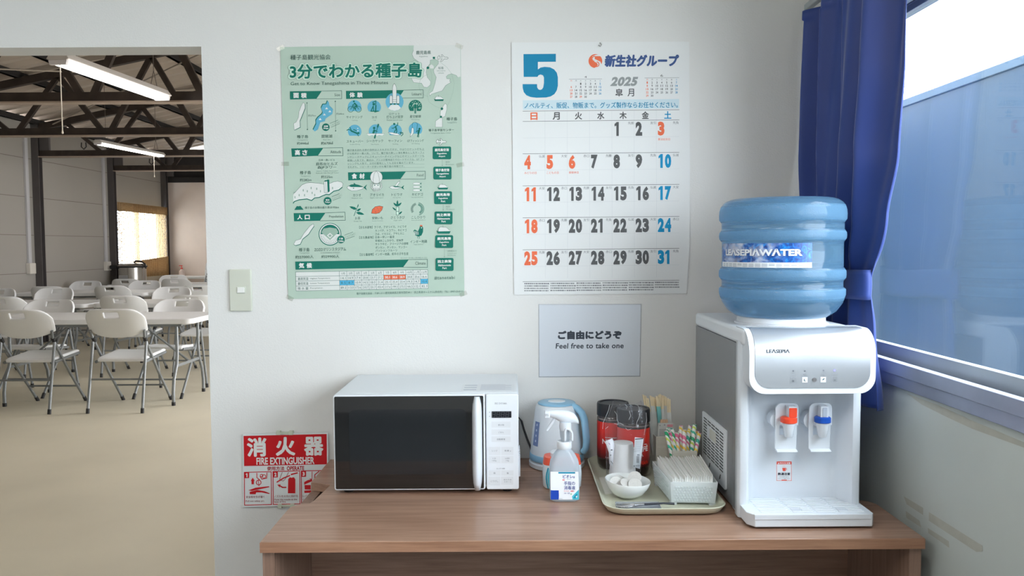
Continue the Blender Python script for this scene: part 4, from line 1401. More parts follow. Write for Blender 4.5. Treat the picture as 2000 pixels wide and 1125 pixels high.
# paper cup inside a clear bag
PX, PY = .2870, 2.062
cup = thing('paper_cup', (PX, PY, TZ0 + .002), 'white paper cup upside down inside the clear plastic bag', 'paper cup')
cpm = M('paper_cup_white', (232, 232, 230), .6, vary=.01)
build('cup_wall', MB().lathe(PX, PY, [(.0375, TZ0 + .003), (.0370, TZ0 + .008), (.0275, TZ0 + .110), (.0268, TZ0 + .1115), (.025, TZ0 + .112), (.0001, TZ0 + .112)], 40, cap=False), cpm, cup)
build('rolled_rim', MB().lathe(PX, PY, [(.0368, TZ0 + .002), (.039, TZ0 + .0035), (.039, TZ0 + .0065), (.0372, TZ0 + .008)], 40, cap=False), cpm, cup)
bag_m = clear('bag_film', (250, 250, 252), gloss=.0, rough=.06, ior=1.35, bump=(55, .9), base=.035, basecol=(235, 238, 242))
pb = thing('plastic_bag', (PX, PY, TZ0), 'crinkled clear plastic bag holding a paper cup', 'bag')
random.seed(3)
nb, mbag = 40, MB()
rr = [[random.uniform(-1, 1) for _ in range(8)] for _ in range(5)]
def bag(u, v):
    t = 2 * PI * u
    z = TZ0 + .0008 + .212 * v + .008 * math.sin(3 * t + 1) * v * v
    r = .0425 + .008 * v - .016 * max(0, v - .78) / .22
    wob = sum(rr[0][i] * math.sin((i + 2) * t + 5 * v * rr[1][i] + 6 * rr[2][i]) for i in range(6)) * .0022 * (.3 + 1.2 * v)
    sx_ = 1 + .12 * v
    sy_ = 1 - .55 * v
    return (PX + .012 * v + (r + wob) * sx_ * math.cos(t), PY + .006 * v + (r + wob) * sy_ * math.sin(t), z)
build('film', mbag.grid(bag, 64, 28), bag_m, pb, label='clear crinkled film')
fold_m = M('film_crease', (236, 240, 244), .12, spec=.8)
mb = MB()
for pts in (((1191, 790), (1189, 800), (1184, 812), (1178, 826), (1177, 838)), ((1200, 803), (1205, 810), (1205, 818), (1208, 826)), ((1229, 802), (1232, 812), (1228, 820)), ((1240, 790), (1246, 792), (1249, 798), (1247, 805)), ((1199, 827), (1206, 829), (1210, 826), (1218, 830)), ((1262, 806), (1263, 820), (1260, 836), (1258, 850)), ((1250, 808), (1248, 816), (1244, 824), (1243, 832)), ((1222, 836), (1226, 840), (1232, 838)), ((1221, 790), (1225, 794), (1223, 799)), ((1182, 838), (1188, 833))):
    mb.tube([on_y(px, py, PY - .036 + .01 * (850 - py) / 60) for px, py in pts], .00032, 4)
build('crease', mb, fold_m, pb)
yl = PY - .051
tg = build('barcode_label', MB().face([on_y(*p, yl) for p in ((1240, 854), (1257, 856), (1250, 916), (1236, 912))]), INK(222, 228, 236), pb, solid=.0004)
SL = Sheet(pb, flat(yl - .0004, .0002), {'k': INK(66, 68, 76), 'g': INK(140, 148, 160)})
SL.view(1150, 760, 6.615)
SL.poly([(598, 640), (703, 634), (700, 646), (597, 652)], 'k')
for i in range(11):
    SL.poly([(602 - i * 2, 668 + i * 14), (690 - i * 3, 664 + i * 14), (690 - i * 3, 667 + i * 14), (602 - i * 2, 671 + i * 14)], 'g')
for i in range(13):
    SL.rect(616, 868 + i * 6.5, 652, 868 + i * 6.5 + (2 if i % 3 else 4), 'k')
SL.rect(624, 842, 656, 858, 'g')
SL.rect(580, 988, 592, 1000, 'k')
SL.rect(602, 986, 660, 994, 'g')
SL.flush('label_print', sub=tg)
tg = build('paper_tag', MB().face([on_y(*p, yl) for p in ((1182, 862), (1196, 856), (1200, 868), (1197, 910), (1190, 906), (1189, 884))]), INK(226, 228, 236), pb, solid=.0004)
SL.mb = MB()
SL.names, SL.mats, SL.k = ['g', 'p'], {'g': INK(120, 122, 130), 'p': INK(180, 150, 190)}, 1
SL.poly([(262, 690), (276, 715), (268, 722), (255, 700)], 'p')
SL.rect(283, 778, 306, 794, 'g')
SL.rect(276, 845, 290, 862, 'g')
SL.line([(285, 930), (312, 965)], 7, 'g')
SL.flush('tag_print', sub=tg)

# bowl of creamers on a napkin
WX, WY = .2855, 1.957
bowl_m = M('porcelain_white', (224, 226, 224), .14, spec=.6, vary=.005)
bp = [(.018, TZ0 + .0025), (.026, TZ0 + .003), (.040, TZ0 + .012), (.051, TZ0 + .027), (.0565, TZ0 + .043)]
bi = [(.0558, TZ0 + .0442), (.0543, TZ0 + .0436), (.0485, TZ0 + .028), (.037, TZ0 + .014), (.022, TZ0 + .0085), (.004, TZ0 + .008)]
mb = MB().lathe(WX, WY, bp + bi, 56)
for v in mb.bm.verts:                                       # the rim rises on the left and at the back
    h = (v.co.z - TZ0) / .043
    v.co.z += .004 * h * h * (-(v.co.x - WX) / .056 * .8 + (v.co.y - WY) / .056 * .2)
build('bowl', mb, bowl_m, label='white porcelain bowl with creamer pods on the tray', cat='bowl', angle=60)
pod_m = M('pod_plastic', (226, 226, 226), .35)
foil = M('pod_lid_film', (204, 202, 198), .45, vary=.05, vscale=200)
PODS = [((.018, .002, .047), (.75, -.35), 'creamer pod with its round lid facing us, on the right in the bowl'),
        ((-.016, .018, .036), (.25, .5), 'creamer pod at the back left in the bowl'),
        ((-.031, -.004, .036), (1.3, .25), 'creamer pod lying on its side at the left in the bowl'),
        ((-.006, -.016, .036), (.5, .3), 'creamer pod at the front middle in the bowl'),
        ((.014, -.026, .037), (.7, -.1), 'creamer pod at the front right in the bowl, below the round lid')]
for (x, y, z), (ax, ay), lbx in PODS:
    p = thing('creamer_pod', (WX + x, WY + y, TZ0 + z), lbx, 'creamer pod', 'creamer pods in the bowl')
    o = (WX + x, WY + y)
    build('pod_cup', MB().lathe(o[0], o[1], [(.009, TZ0 + z - .012), (.010, TZ0 + z - .011), (.013, TZ0 + z + .004)], 24), pod_m, p)
    build('pod_lid', MB().lathe(o[0], o[1], [(.0165, TZ0 + z + .004), (.0168, TZ0 + z + .0046), (.0165, TZ0 + z + .0052), (.004, TZ0 + z + .0054)], 28), foil, p)
    p.rotation_euler = (ax, ay, 0)
mb = MB()
nap = [on_z(px, py, TZ0 + .001) for px, py in ((1168, 933), (1208, 928), (1216, 963), (1179, 966))]
build('paper_napkin', MB().prism([(p.x, p.y) for p in nap], TZ0, TZ0 + .0016), M('napkin_paper', (214, 212, 202), .85, bump=(300, .2)), label='folded white paper napkin half under the bowl', cat='napkin')

# spoon in a shallow clear rest
rest = [on_z(px, py, TZ0 + .003) for px, py in ((1206, 998), (1292, 997), (1286, 983), (1202, 983))]
mb = MB()
pts = [(p.x, p.y) for p in rest]
mb.prism(pts, TZ0 + .0002, TZ0 + .0012)
for a, b in zip(pts, pts[1:] + pts[:1]):
    d = (Vector(b) - Vector(a)).normalized() * .0006
    n = Vector((-d.y, d.x))
    mb.prism([tuple(Vector(a) + n), tuple(Vector(b) + n), tuple(Vector(b) - n), tuple(Vector(a) - n)], TZ0 + .0002, TZ0 + .007)
build('spoon_rest', mb, clear('clear_rest', (236, 238, 244), gloss=.06, rough=.1, base=.3, basecol=(222, 226, 236)), label='shallow clear plastic tray under the teaspoon', cat='spoon rest')
sc = on_z(1222, 988, TZ0 + .010)
se = on_z(1317, 984, TZ0 + .013)
sp_ = thing('teaspoon', (sc.x, sc.y, TZ0 + .008), 'shiny teaspoon with a dark handle lying at the front of the tray', 'spoon')
steelm = M('polished_steel', (205, 205, 208), .12, metal=1.0, vary=.02)
dirn = (se - sc).normalized()
perp = Vector((-dirn.y, dirn.x, 0)).normalized()
def spoonf(u, v):
    a = 2 * u - 1
    b_ = 2 * v - 1
    w = .0145 * math.sqrt(max(0, 1 - b_ * b_ * .98))
    return tuple(sc + dirn * (b_ * .023) + perp * a * w + Vector((0, 0, .006 * (a * a * (1 - b_ * b_) + b_ * b_ - 1) + .002)))
build('spoon_head', MB().grid(spoonf, 12, 14), steelm, sp_, solid=.0012)
build('neck', MB().tube([sc + dirn * .021 + Vector((0, 0, .001)), sc + dirn * .034 + Vector((0, 0, .002)), sc + dirn * .046 + Vector((0, 0, .002))], [.004, .0028, .0026], 10), steelm, sp_)
build('handle', MB().tube([sc + dirn * .044 + Vector((0, 0, .002)), sc + dirn * .09 + Vector((0, 0, .0025)), se], [.0028, .0024, .0030], 10), M('spoon_handle_dark', (52, 54, 62), .35), sp_, label='dark grey handle')

# basket of sugar sachets
bq = [(.377, 1.886), (.490, 1.878), (.498, 2.062), (.366, 2.072)]     # footprint corners: front left, front right, back right, back left
def lerp2(a, b, t):
    return (a[0] + (b[0] - a[0]) * t, a[1] + (b[1] - a[1]) * t)
def inset(q, d):
    c = (sum(p[0] for p in q) / 4, sum(p[1] for p in q) / 4)
    return [(p[0] + (c[0] - p[0]) * d, p[1] + (c[1] - p[1]) * d) for p in q]
bk_m = clear('basket_plastic', (240, 246, 248), gloss=.02, rough=.2, base=.74, basecol=(249, 252, 253))
bs_ = thing('plastic_basket', (.434, 1.975, TZ0), 'translucent white plastic basket packed with sugar sachets', 'basket')
BH = .059
mb = MB()
o1, o0 = bq, inset(bq, .08)
i1, i0 = inset(bq, .03), inset(bq, .11)
rg = lambda q, z: [(p[0], p[1], z) for p in q]
mb.loft([rg(o0, TZ0 + .006), rg(o1, TZ0 + BH), rg(i1, TZ0 + BH), rg(i0, TZ0 + .0075)])
build('basket_body', mb, bk_m, bs_, bevel=.002)
for p in inset(bq, .18):
    build('foot', MB().box(p[0] - .008, p[0] + .008, p[1] - .008, p[1] + .008, TZ0 + .0003, TZ0 + .0055), bk_m, bs_)
mb = MB()
for side in (0, 1):
    a, b = (bq[0], bq[1]) if side == 0 else (bq[3], bq[0])
    a0_, b0_ = (o0[0], o0[1]) if side == 0 else (o0[3], o0[0])
    nrm = Vector((b[1] - a[1], -(b[0] - a[0]))).normalized()
    for i in range(13):
        for j in range(6):
            t = .08 + .84 * (i + .5 * (j % 2)) / 13
            z = .012 + j * .0068
            f = (z - .006) / (BH - .006)
            p = lerp2(lerp2(a0_, b0_, t), lerp2(a, b, t), f)
            mb.ball((p[0] + nrm.x * .0003, p[1] + nrm.y * .0003, TZ0 + z), .0024, .0024, .0026, 8)
build('embossed_dots', mb, bk_m, bs_)
sug = M('sachet_paper', (240, 240, 236), .6, bump=(120, .3, .0008), vary=.01)
random.seed(11)
NS = 23
sk0 = inset(bq, .14)
skb = inset(bq, .20)
for i in range(NS):
    t = (i + .5) / NS
    f0, b0 = lerp2(sk0[0], sk0[1], t), lerp2(sk0[3], sk0[2], t)
    g0, c0 = lerp2(skb[0], skb[1], t), lerp2(skb[3], skb[2], t)
    h = .062 + .010 * t + random.uniform(-.003, .004)
    w = .0021
    ln = random.uniform(.0, .03)
    mb = MB()
    lean = .010
    def pt(p, q, z, s_):
        return (p[0] + s_ * w, p[1], z)
    rings = []
    for k in range(5):
        v = k / 4
        z = TZ0 + .0095 + (h - .0095) * v
        ff, bb = lerp2(g0, f0, v), lerp2(c0, b0, v)
        bb = lerp2(bb, ff, ln)
        th = w * (1.0 if 0 < k < 4 else .35)
        rings.append([(ff[0] - th, ff[1], z), (ff[0] + th, ff[1], z), ((ff[0] + bb[0]) / 2 + th * 1.25, (ff[1] + bb[1]) / 2, z + .002 * v), (bb[0] + th, bb[1], z + .012 * v * (1 - .4 * t)), (bb[0] - th, bb[1], z + .012 * v * (1 - .4 * t)), ((ff[0] + bb[0]) / 2 - th * 1.25, (ff[1] + bb[1]) / 2, z + .002 * v)])
    mb.loft(rings)
    build('sugar_sachet', mb, sug, label='white paper sugar sachet standing on edge in the basket', cat='sugar sachet', group='sugar sachets in the translucent basket')

# two square holders
hold_m = M('holder_beige', (214, 212, 200), .45, vary=.015)
def holder(q, z1, label):
    mb = MB()
    i_ = inset(q, .06)
    mb.loft([rg(inset(q, .04), TZ0), rg(q, z1), rg(i_, z1), rg(inset(q, .1), TZ0 + .003)])
    for k in range(20):                                       # fine ribs on the front
        z = TZ0 + .008 + (z1 - TZ0 - .014) * k / 19
        a, b = q[0], q[1]
        mb.box(min(a[0], b[0]) + .003, max(a[0], b[0]) - .003, a[1] - .0003, a[1] + .001, z, z + .0016)
    return build('stick_holder', mb, hold_m, label=label, cat='holder', bevel=.001)
holder([(.393, 2.165), (.452, 2.165), (.450, 2.225), (.387, 2.225)], .8145, 'tall beige square holder with the paper sleeved chopsticks')
holder([(.424, 2.090), (.489, 2.090), (.489, 2.150), (.421, 2.150)], .7935, 'short beige square holder full of striped straws')
slv = M('chopstick_sleeve', (214, 215, 212), .7, vary=.03, vscale=60)
slv2 = M('chopstick_sleeve_green', (120, 190, 190), .7)
chw = M('bamboo_stick', (232, 214, 178), .6, vary=.06, vscale=60)
random.seed(5)
CHP = [(1263, 776, 0), (1272, 773, 0), (1279, 776, 1), (1284, 774, 0), (1291, 770, 0), (1298, 773, 0), (1306, 778, 0), (1258, 771, 0), (1288, 772, 0)]
for i, (px, py, sl) in enumerate(CHP):
    top = on_y(px, py, 2.205 + .006 * (i % 3))
    bx_ = .402 + .036 * (px - 1258) / 50
    bot = Vector((bx_, 2.190 + .006 * (i % 3), TZ0 + .006))
    c = thing('chopsticks', bot, 'pair of disposable wooden chopsticks in a paper sleeve, standing in the tall holder', 'chopsticks', 'chopsticks in the tall holder')
    m1 = bot + (top - bot) * (.86 if i % 2 else .80)
    d = (top - bot).normalized()
    s = Vector((1, 0, 0))
    def bar(a, b, w, h):
        yv = Vector((0, 1, 0))
        return MB().loft([[p + s * x + yv * y for x, y in ((-w, -h), (w, -h), (w, h), (-w, h))] for p in (a, b)])
    build('sleeve', bar(bot, m1, .0056, .0028), slv if i != 3 else slv2, c)
    build('stick', bar(bot + (top - bot) * .5 + s * -.0024, top + s * -.0026, .0024, .0022), chw, c)
    build('stick', bar(bot + (top - bot) * .5 + s * .0024, top + s * .0026 - d * .003, .0024, .0022), chw, c)
stm = M('stirrer_wood', (216, 180, 150), .6, vary=.05, vscale=50)
for k in range(3):
    t = on_y(1292 + 5 * k, 819, 2.176 + .002 * k)
    mb = MB()
    o = rounded(t.x - .0034, t.x + .0034, .76, t.z, (.0, .0, .003, .003), 4)
    build('wooden_stirrer', mb.prism(o, 2.176 + .002 * k, 2.1774 + .002 * k, 'y'), stm, label='pale wooden coffee stirrer behind the printed card in the tall holder', cat='stirrer', group='wooden stirrers')
cq = [on_y(*p, 2.171) for p in ((1285, 826), (1316, 826), (1316, 875), (1285, 875))]
cdn = build('printed_card', MB().prism([(p.x, p.z) for p in cq], 2.1710, 2.1717, 'y'), INK(206, 208, 204), label='white card with small grey print tucked in the tall holder', cat='card')
SQ = Sheet(cdn, flat(2.1710, .0002), {'g': INK(150, 152, 156), 'p': INK(220, 150, 160), 'b': INK(140, 200, 214)})
ORG[cdn.name] = ORG[cdn.name]
for i in range(9):
    SQ.rect(1287.5, 838 + i * 1.6, 1301 + (i % 3), 838.7 + i * 1.6, 'g')
SQ.disc(1289, 831, 1.2, 'g')
SQ.disc(1298, 830, 1.4, 'g')
SQ.rect(1303, 829, 1314, 834, 'p')
SQ.rect(1303, 836, 1313, 841, 'b')
SQ.flush('card_print')
def straw_mat(name, cols):
    m = bpy.data.materials.new(name)
    m.use_nodes = True
    nt = m.node_tree
    b = nt.nodes['Principled BSDF']
    b.inputs['Roughness'].default_value = .3
    tc = nt.nodes.new('ShaderNodeTexCoord')
    w = nt.nodes.new('ShaderNodeTexWave')
    w.wave_profile = 'SAW'
    w.bands_direction = 'DIAGONAL'
    w.inputs['Scale'].default_value = 13
    w.inputs['Distortion'].default_value = .4
    nt.links.new(tc.outputs['Object'], w.inputs['Vector'])
    r = nt.nodes.new('ShaderNodeValToRGB')
    r.color_ramp.interpolation = 'CONSTANT'
    e = r.color_ramp.elements
    e[0].position, e[0].color = 0, rgb(*cols[0])
    e[1].position, e[1].color = .22, rgb(238, 238, 234)
    for p, c in ((.45, cols[1]), (.6, (238, 238, 234)), (.78, cols[2]), (.9, (238, 238, 234))):
        x = e.new(p)
        x.color = rgb(*c)
    nt.links.new(w.outputs['Fac'], r.inputs['Fac'])
    nt.links.new(r.outputs[0], b.inputs['Base Color'])
    return m
SMT = [straw_mat('straw_green', ((40, 160, 110), (60, 180, 150), (200, 220, 90))), straw_mat('straw_pink', ((226, 110, 150), (240, 200, 90), (230, 140, 180))), straw_mat('straw_mixed', ((60, 170, 150), (240, 210, 80), (226, 110, 150)))]
STR = [(1301, 842), (1309, 844), (1318, 845), (1328, 842), (1337, 840), (1345, 841), (1353, 839), (1362, 842), (1366, 846), (1313, 838), (1330, 832), (1348, 831), (1357, 829), (1322, 846), (1340, 846), (1305, 836)]
for i, (px, py) in enumerate(STR):
    dp = 2.104 + .011 * (i % 4)
    top = on_y(px, py, dp)
    q = (px - 1298) / 70
    bot = Vector((.436 + .040 * q, 2.102 + .011 * (i % 4), TZ0 + .006))
    mb = MB().tube([bot, bot + (top - bot) * .5, top], .0050, 10, cap=False)
    build('drinking_straw', mb, SMT[i % 3], label='short colourful striped straw in the short beige holder', cat='straw', group='striped straws in the short holder', solid=.0005)

# ================================================================== curtain
cloth = M('blue_satin', (40, 62, 130), .5, spec=.4, bump=(500, .2, .0004), vary=.03, vscale=3)
cloth.node_tree.nodes['Principled BSDF'].inputs['Sheen Weight'].default_value = .25
cu = thing('curtain', (.85, 2.05, .945), 'dark blue tied back curtain hanging beside the window', 'curtain')
ZT, ZB = 1.99, .946
def interp(tab, z):
    for (z0, a), (z1, b) in zip(tab, tab[1:]):
        if z >= z1:
            f = (z - z1) / (z0 - z1)
            f = f * f * (3 - 2 * f)
            return b + (a - b) * f
    return tab[-1][1]
YR = [(2.0, 1.778), (1.76, 1.788), (1.55, 1.812), (1.40, 1.848), (1.24, 1.902), (1.12, 1.885), (.94, 1.862)]
YL = [(2.0, 2.278), (1.7, 2.292), (1.3, 2.30), (.94, 2.30)]
AM = [(2.0, .034), (1.6, .032), (1.35, .020), (1.24, .008), (1.15, .014), (.94, .024)]
def curt(u, v):
    z = ZB + (ZT - ZB) * v
    y0, y1 = interp(YL, z), interp(YR, z)
    e = u + .018 * math.sin(2 * PI * 4.3 * u + 1.2) * (1 if z > 1.3 else .4)
    y = y0 + (y1 - y0) * e
    gather = (ZT - z) / (ZT - 1.24)
    ph = 2 * PI * (4.1 * u + .35 * gather * (1 - u)) + .6
    a = interp(AM, z)
    x = .852 + a * math.cos(ph) + .3 * a * math.cos(2.3 * ph + 1.1 + 2 * gather)
    if z > 1.96:
        x += .006 * math.sin(40 * u)
    return (min(x, .894), y, z + .010 * math.cos(ph) * v * (1 if v > .97 else 0))
build('drape', MB().grid(curt, 150, 90), cloth, cu, solid=.0015, angle=80)
mb = MB()
ring2 = []
for k in range(40):
    t = 2 * PI * k / 40
    ring2.append((.850 + .027 * math.copysign(abs(math.sin(t)) ** .8, math.sin(t)), 2.103 + .205 * math.copysign(abs(math.cos(t)) ** .8, math.cos(t))))
def tie(u, v):
    k = u * 40
    a = ring2[int(k) % 40]
    y = a[1]
    zc = 1.238 + .004 * math.sin(y * 14)
    s = 1 + .012 * math.cos(PI * (2 * v - 1) / 2)
    return (.850 + (a[0] - .850) * s, 2.1 + (y - 2.1) * s, zc - .036 + .072 * v)
build('tieback', MB().grid(tie, 40, 6), cloth, cu, solid=.002, angle=80)
cr = thing('curtain_rail', (.855, 1.2, 2.01), 'metal curtain rail above the window with the blue curtain', 'curtain rail')
mb = MB().box(.846, .864, .05, 2.335, 2.012, 2.03)
build('rail', mb, alu_l, cr, bevel=.003)
for y in (2.02, .3):
    build('bracket', MB().box(.862, .919, y - .012, y + .012, 2.012, 2.03).box(.885, .89, y - .014, y + .014, 1.955, 2.03).box(.864, .885, y - .005, y + .005, 1.965, 2.012), M('bracket_steel', (150, 140, 132), .3, metal=.7), cr)
# ================================================================== things on the back wall
def wall_sheet(name, quad, y, mat, label, cat, th=.0006, tape=()):
    pts = [on_y(px, py, y) for px, py in quad]
    return build(name, MB().prism([(p.x, p.z) for p in pts], y, y + th, 'y'), mat, label=label, cat=cat, smooth=False)

# ---- green poster
G1, G2, GL, GB, GW, GT = (16, 112, 96), (98, 172, 198), (176, 200, 182), (92, 112, 104), (222, 224, 220), (52, 88, 78)
py_ = YW - .0022
poster = wall_sheet('poster', ((547, 92), (720, 89.5), (899.5, 88), (903, 330), (907, 577.5), (735, 580.5), (563, 584), (555, 330)), py_, M('poster_green_paper', (180, 200, 185), .42, spec=.35, vary=.012, vscale=4), 'mint green tourism poster with dark green Japanese lettering on the wall', 'poster')
def ptilt(x, y):
    return -(.0105 + .0125 * (y - 90) / 490)
INKS = {'d': INK(*G1), 'b': INK(*G2), 'l': INK(*GL), 't': INK(*GT), 'g': INK(*GB), 'w': INK(*GW), 'm': INK(128, 152, 140), 'o': INK(232, 116, 80), 'p': INK(196, 222, 205), 'k': INK(66, 104, 94), 'c': INK(84, 176, 214), 'e': INK(228, 110, 76), 's': INK(150, 176, 160)}
S = Sheet(poster, flat(py_, .0002), INKS, ptilt)
VA, VB = (540, 70, 4.327), (540, 320, 4.019)
# map
S.view(*VA)
land = [(1160, 80), (1553, 77), (1556, 345), (1530, 350), (1520, 335), (1480, 320), (1450, 330), (1435, 345), (1440, 362), (1470, 365), (1463, 382), (1475, 392), (1430, 420), (1400, 465), (1310, 493), (1297, 508), (1290, 487), (1320, 465), (1328, 440), (1340, 400), (1350, 350), (1330, 310), (1328, 285), (1368, 235), (1368, 212), (1340, 197), (1300, 205), (1298, 235), (1270, 270), (1265, 310), (1275, 350), (1303, 385), (1300, 415), (1275, 437), (1245, 433), (1225, 400), (1160, 395), (1150, 380), (1140, 355), (1230, 340), (1225, 250), (1195, 215), (1160, 190), (1145, 155), (1158, 120)]
S.poly(land, 'w')
S.layer()
S.line(land[3:], 2.6, 'm')
S.poly([(1292, 255), (1310, 240), (1330, 258), (1328, 276), (1300, 276)], 'w')
isl = [(1425, 570), (1440, 585), (1440, 620), (1425, 680), (1402, 690), (1402, 772), (1343, 772), (1345, 720), (1385, 690), (1385, 640), (1405, 600)]
S.poly(isl, 'w')
S.layer()
S.line(isl, 2.6, 'm', True)
S.disc(1279, 270, 11, 'd')
S.rect(1321, 177, 1340, 195, 'd')
S.disc(1398, 616, 11, 'd')
S.rect(1381, 676, 1399, 694, 'd')
S.ring(1300, 420, 95, 1.6, 's', 100, 260)
S.line([(1300, 280), (1312, 330), (1312, 400), (1290, 460), (1272, 500), (1290, 560), (1340, 595), (1380, 610)], 1.6, 's')
S.line([(1375, 215), (1440, 265), (1480, 320), (1502, 400), (1490, 480), (1465, 550), (1440, 600)], 1.6, 's')
def plane(x, y, k=1.):
    q = [(0, 0), (12, -16), (20, -14), (18, -2), (42, -4), (34, -22), (42, -24), (58, -4), (84, -2), (92, 6), (84, 14), (58, 14), (36, 36), (26, 34), (40, 12), (14, 12), (4, 20), (2, 10)]
    q = [(x + a * k, y + b * k) for a, b in q]
    S.poly(q, 'w')
    S.layer()
    S.line(q, 2.6, 'g', True)
def ship(x, y, k=1.):
    S.poly([(x + a * k, y + b * k) for a, b in ((10, 10), (10, -6), (22, -18), (60, -16), (80, 2), (88, 10))], 'w')
    S.layer()
    S.poly([(x + a * k, y + b * k) for a, b in ((-2, 4), (10, 10), (88, 8), (80, 24), (8, 24))], 'd')
    S.line([(x + a * k, y + b * k) for a, b in ((10, 10), (10, -6), (22, -18), (60, -16), (80, 2))], 2, 'g')
    S.line([(x + 40 * k, y - 16 * k), (x + 38 * k, y - 28 * k)], 2, 'g')
plane(1360, 182)
ship(1332, 528, .95)
S.text('鹿児島県', 1180, 125, 1305, 157, 'k', .006)
S.text('Kagoshima', 1208, 169, 1278, 182, 'm')
S.text('桜島', 1367, 260, 1412, 282, 'k')
S.text('Sakurajima', 1355, 290, 1428, 302, 'm')
S.text('volcano', 1365, 308, 1415, 319, 'm')
S.text('種子島', 1437, 688, 1528, 715, 't')
S.text('Tanegashima', 1442, 728, 1525, 741, 'm')
S.text('種子島宇宙センター', 1285, 785, 1500, 807, 't')
S.text('Tanegashima Space Center', 1300, 816, 1477, 828, 'm')
S.flush('map_illustration')
# route column
S.k = 4
def rbox(x0, y0, x1, y1, lines, v):
    S.view(*v)
    S.poly(rounded(x0, x1, y0, y1, 12, 4), 'd')
    S.layer()
    h = y1 - y0
    S.text(lines[0], x0 + .11 * (x1 - x0), y0 + .15 * h, x1 - .12 * (x1 - x0), y0 + .38 * h, 'w', .035)
    S.text(lines[1], x0 + (.24 if len(lines[1]) < 10 else .15) * (x1 - x0), y0 + .48 * h, x1 - (.24 if len(lines[1]) < 10 else .15) * (x1 - x0), y0 + .64 * h, 'w', .03)
    S.text(lines[2], x0 + (.32 if len(lines[2]) > 5 else .38) * (x1 - x0), y0 + .70 * h, x1 - (.32 if len(lines[2]) > 5 else .38) * (x1 - x0), y0 + .86 * h, 'w', .03)
rbox(1320, 935, 1476, 1043, ('鹿児島空港', 'Kagoshima', 'Airport'), VA)
S.line([(1401, 1048), (1401, 1098)], 2, 'm')
S.poly([(1396, 1092), (1407, 1092), (1401, 1102)], 'm')
S.text('40分', 1428, 1058, 1465, 1074, 'm')
S.text('40 minutes', 1428, 1080, 1500, 1092, 'm')
plane(1350, 890, .95)
rbox(1232, 22, 1374, 123, ('種子島空港', 'Tanegashima', 'Airport'), VB)
ship(1265, 178, .95)
rbox(1238, 215, 1378, 316, ('鹿児島港', 'Kagoshima', 'Port'), VB)
rbox(1241, 374, 1382, 474, ('西之表港', 'Nishinoomote', 'Port'), VB)
rbox(1246, 560, 1387, 660, ('鹿児島港', 'Kagoshima', 'Port'), VB)
rbox(1249, 739, 1390, 840, ('西之表港', 'Nishinoomote', 'Port'), VB)
for x, y0, y1 in ((1309, 320, 366), (1318, 666, 734)):
    S.line([(x, y0), (x, y1)], 2, 'm')
    S.poly([(x - 5, y1 - 8), (x + 5, y1 - 8), (x, y1 + 2)], 'm')
S.text('95分', 1330, 328, 1362, 344, 'm')
S.text('95 minutes', 1332, 350, 1398, 361, 'm')
S.text('3時間30分', 1342, 675, 1415, 692, 'm')
S.text('3 hours and', 1342, 698, 1412, 708, 'm')
S.text('30 minutes', 1342, 713, 1408, 723, 'm')
ship(1258, 518, 1.25)
S.text('#tanetabi', 1240, 880, 1400, 908, 'k', 0, space=1.2)
S.flush('route_diagram')
# title
S.k = 6
S.view(*VA)
S.text('種子島観光協会', 117, 158, 458, 202, 't')
S.text('Get to Know Tanegashima in Three Minutes', 120, 385, 943, 421, 't')
for m_, bo, g in (('g', .082, 21), ('p', .074, 19), ('d', .024, 5)):
    S.text('3分でわかる種子島', 117 - g, 236 - g, 1226 + g, 354 + g, m_, bo)
    S.layer()
S.flush('title_lettering')
# banners
S.k = 4
def banner(v, q, o, jp, jb, en, eb):
    S.view(*v)
    S.poly(q, 'd')
    S.line([q[1], o[0], o[1], q[2]], 3.2, 'k')
    S.line([q[0], q[1]], 2, 'd')
    S.layer()
    mid = (jb[0] + jb[2]) / 2
    S.text(jp[0], jb[0], jb[1], mid - 9, jb[3], 'w', .035)
    S.text(jp[1], mid + 9, jb[1], jb[2], jb[3], 'w', .035)
    S.text(en, *eb, 'g')
    S.flush('section_banner')
    S.k = 4
banner(VA, [(113, 470), (383, 466), (337, 533), (115, 538)], [(550, 463), (551, 532)], '面積', (142, 482, 255, 526), 'Size', (490, 487, 537, 510))
banner(VA, [(587, 466), (1077, 459), (1033, 525), (589, 533)], [(1240, 456), (1241, 524)], '体験', (617, 477, 728, 521), 'Leisure', (1145, 479, 1226, 502))
banner(VA, [(125, 953), (395, 948), (349, 1014), (130, 1022)], [(559, 944), (562, 1014)], '高さ', (155, 963, 262, 1009), 'Altitude', (455, 968, 546, 992))
banner(VB, [(135, 388), (384, 385), (340, 447), (138, 451)], [(537, 379), (540, 443)], '人口', (163, 400, 262, 437), 'Population', (413, 403, 525, 427))
banner(VB, [(562, 68), (1016, 60), (972, 120), (564, 130)], [(1167, 57), (1168, 120)], '食材', (590, 75, 692, 118), 'Food', (1102, 78, 1153, 99))
banner(VB, [(147, 768), (1038, 752), (994, 812), (150, 831)], [(1184, 749), (1185, 813)], '気候', (175, 777, 278, 819), 'Climate', (1090, 768, 1170, 792))
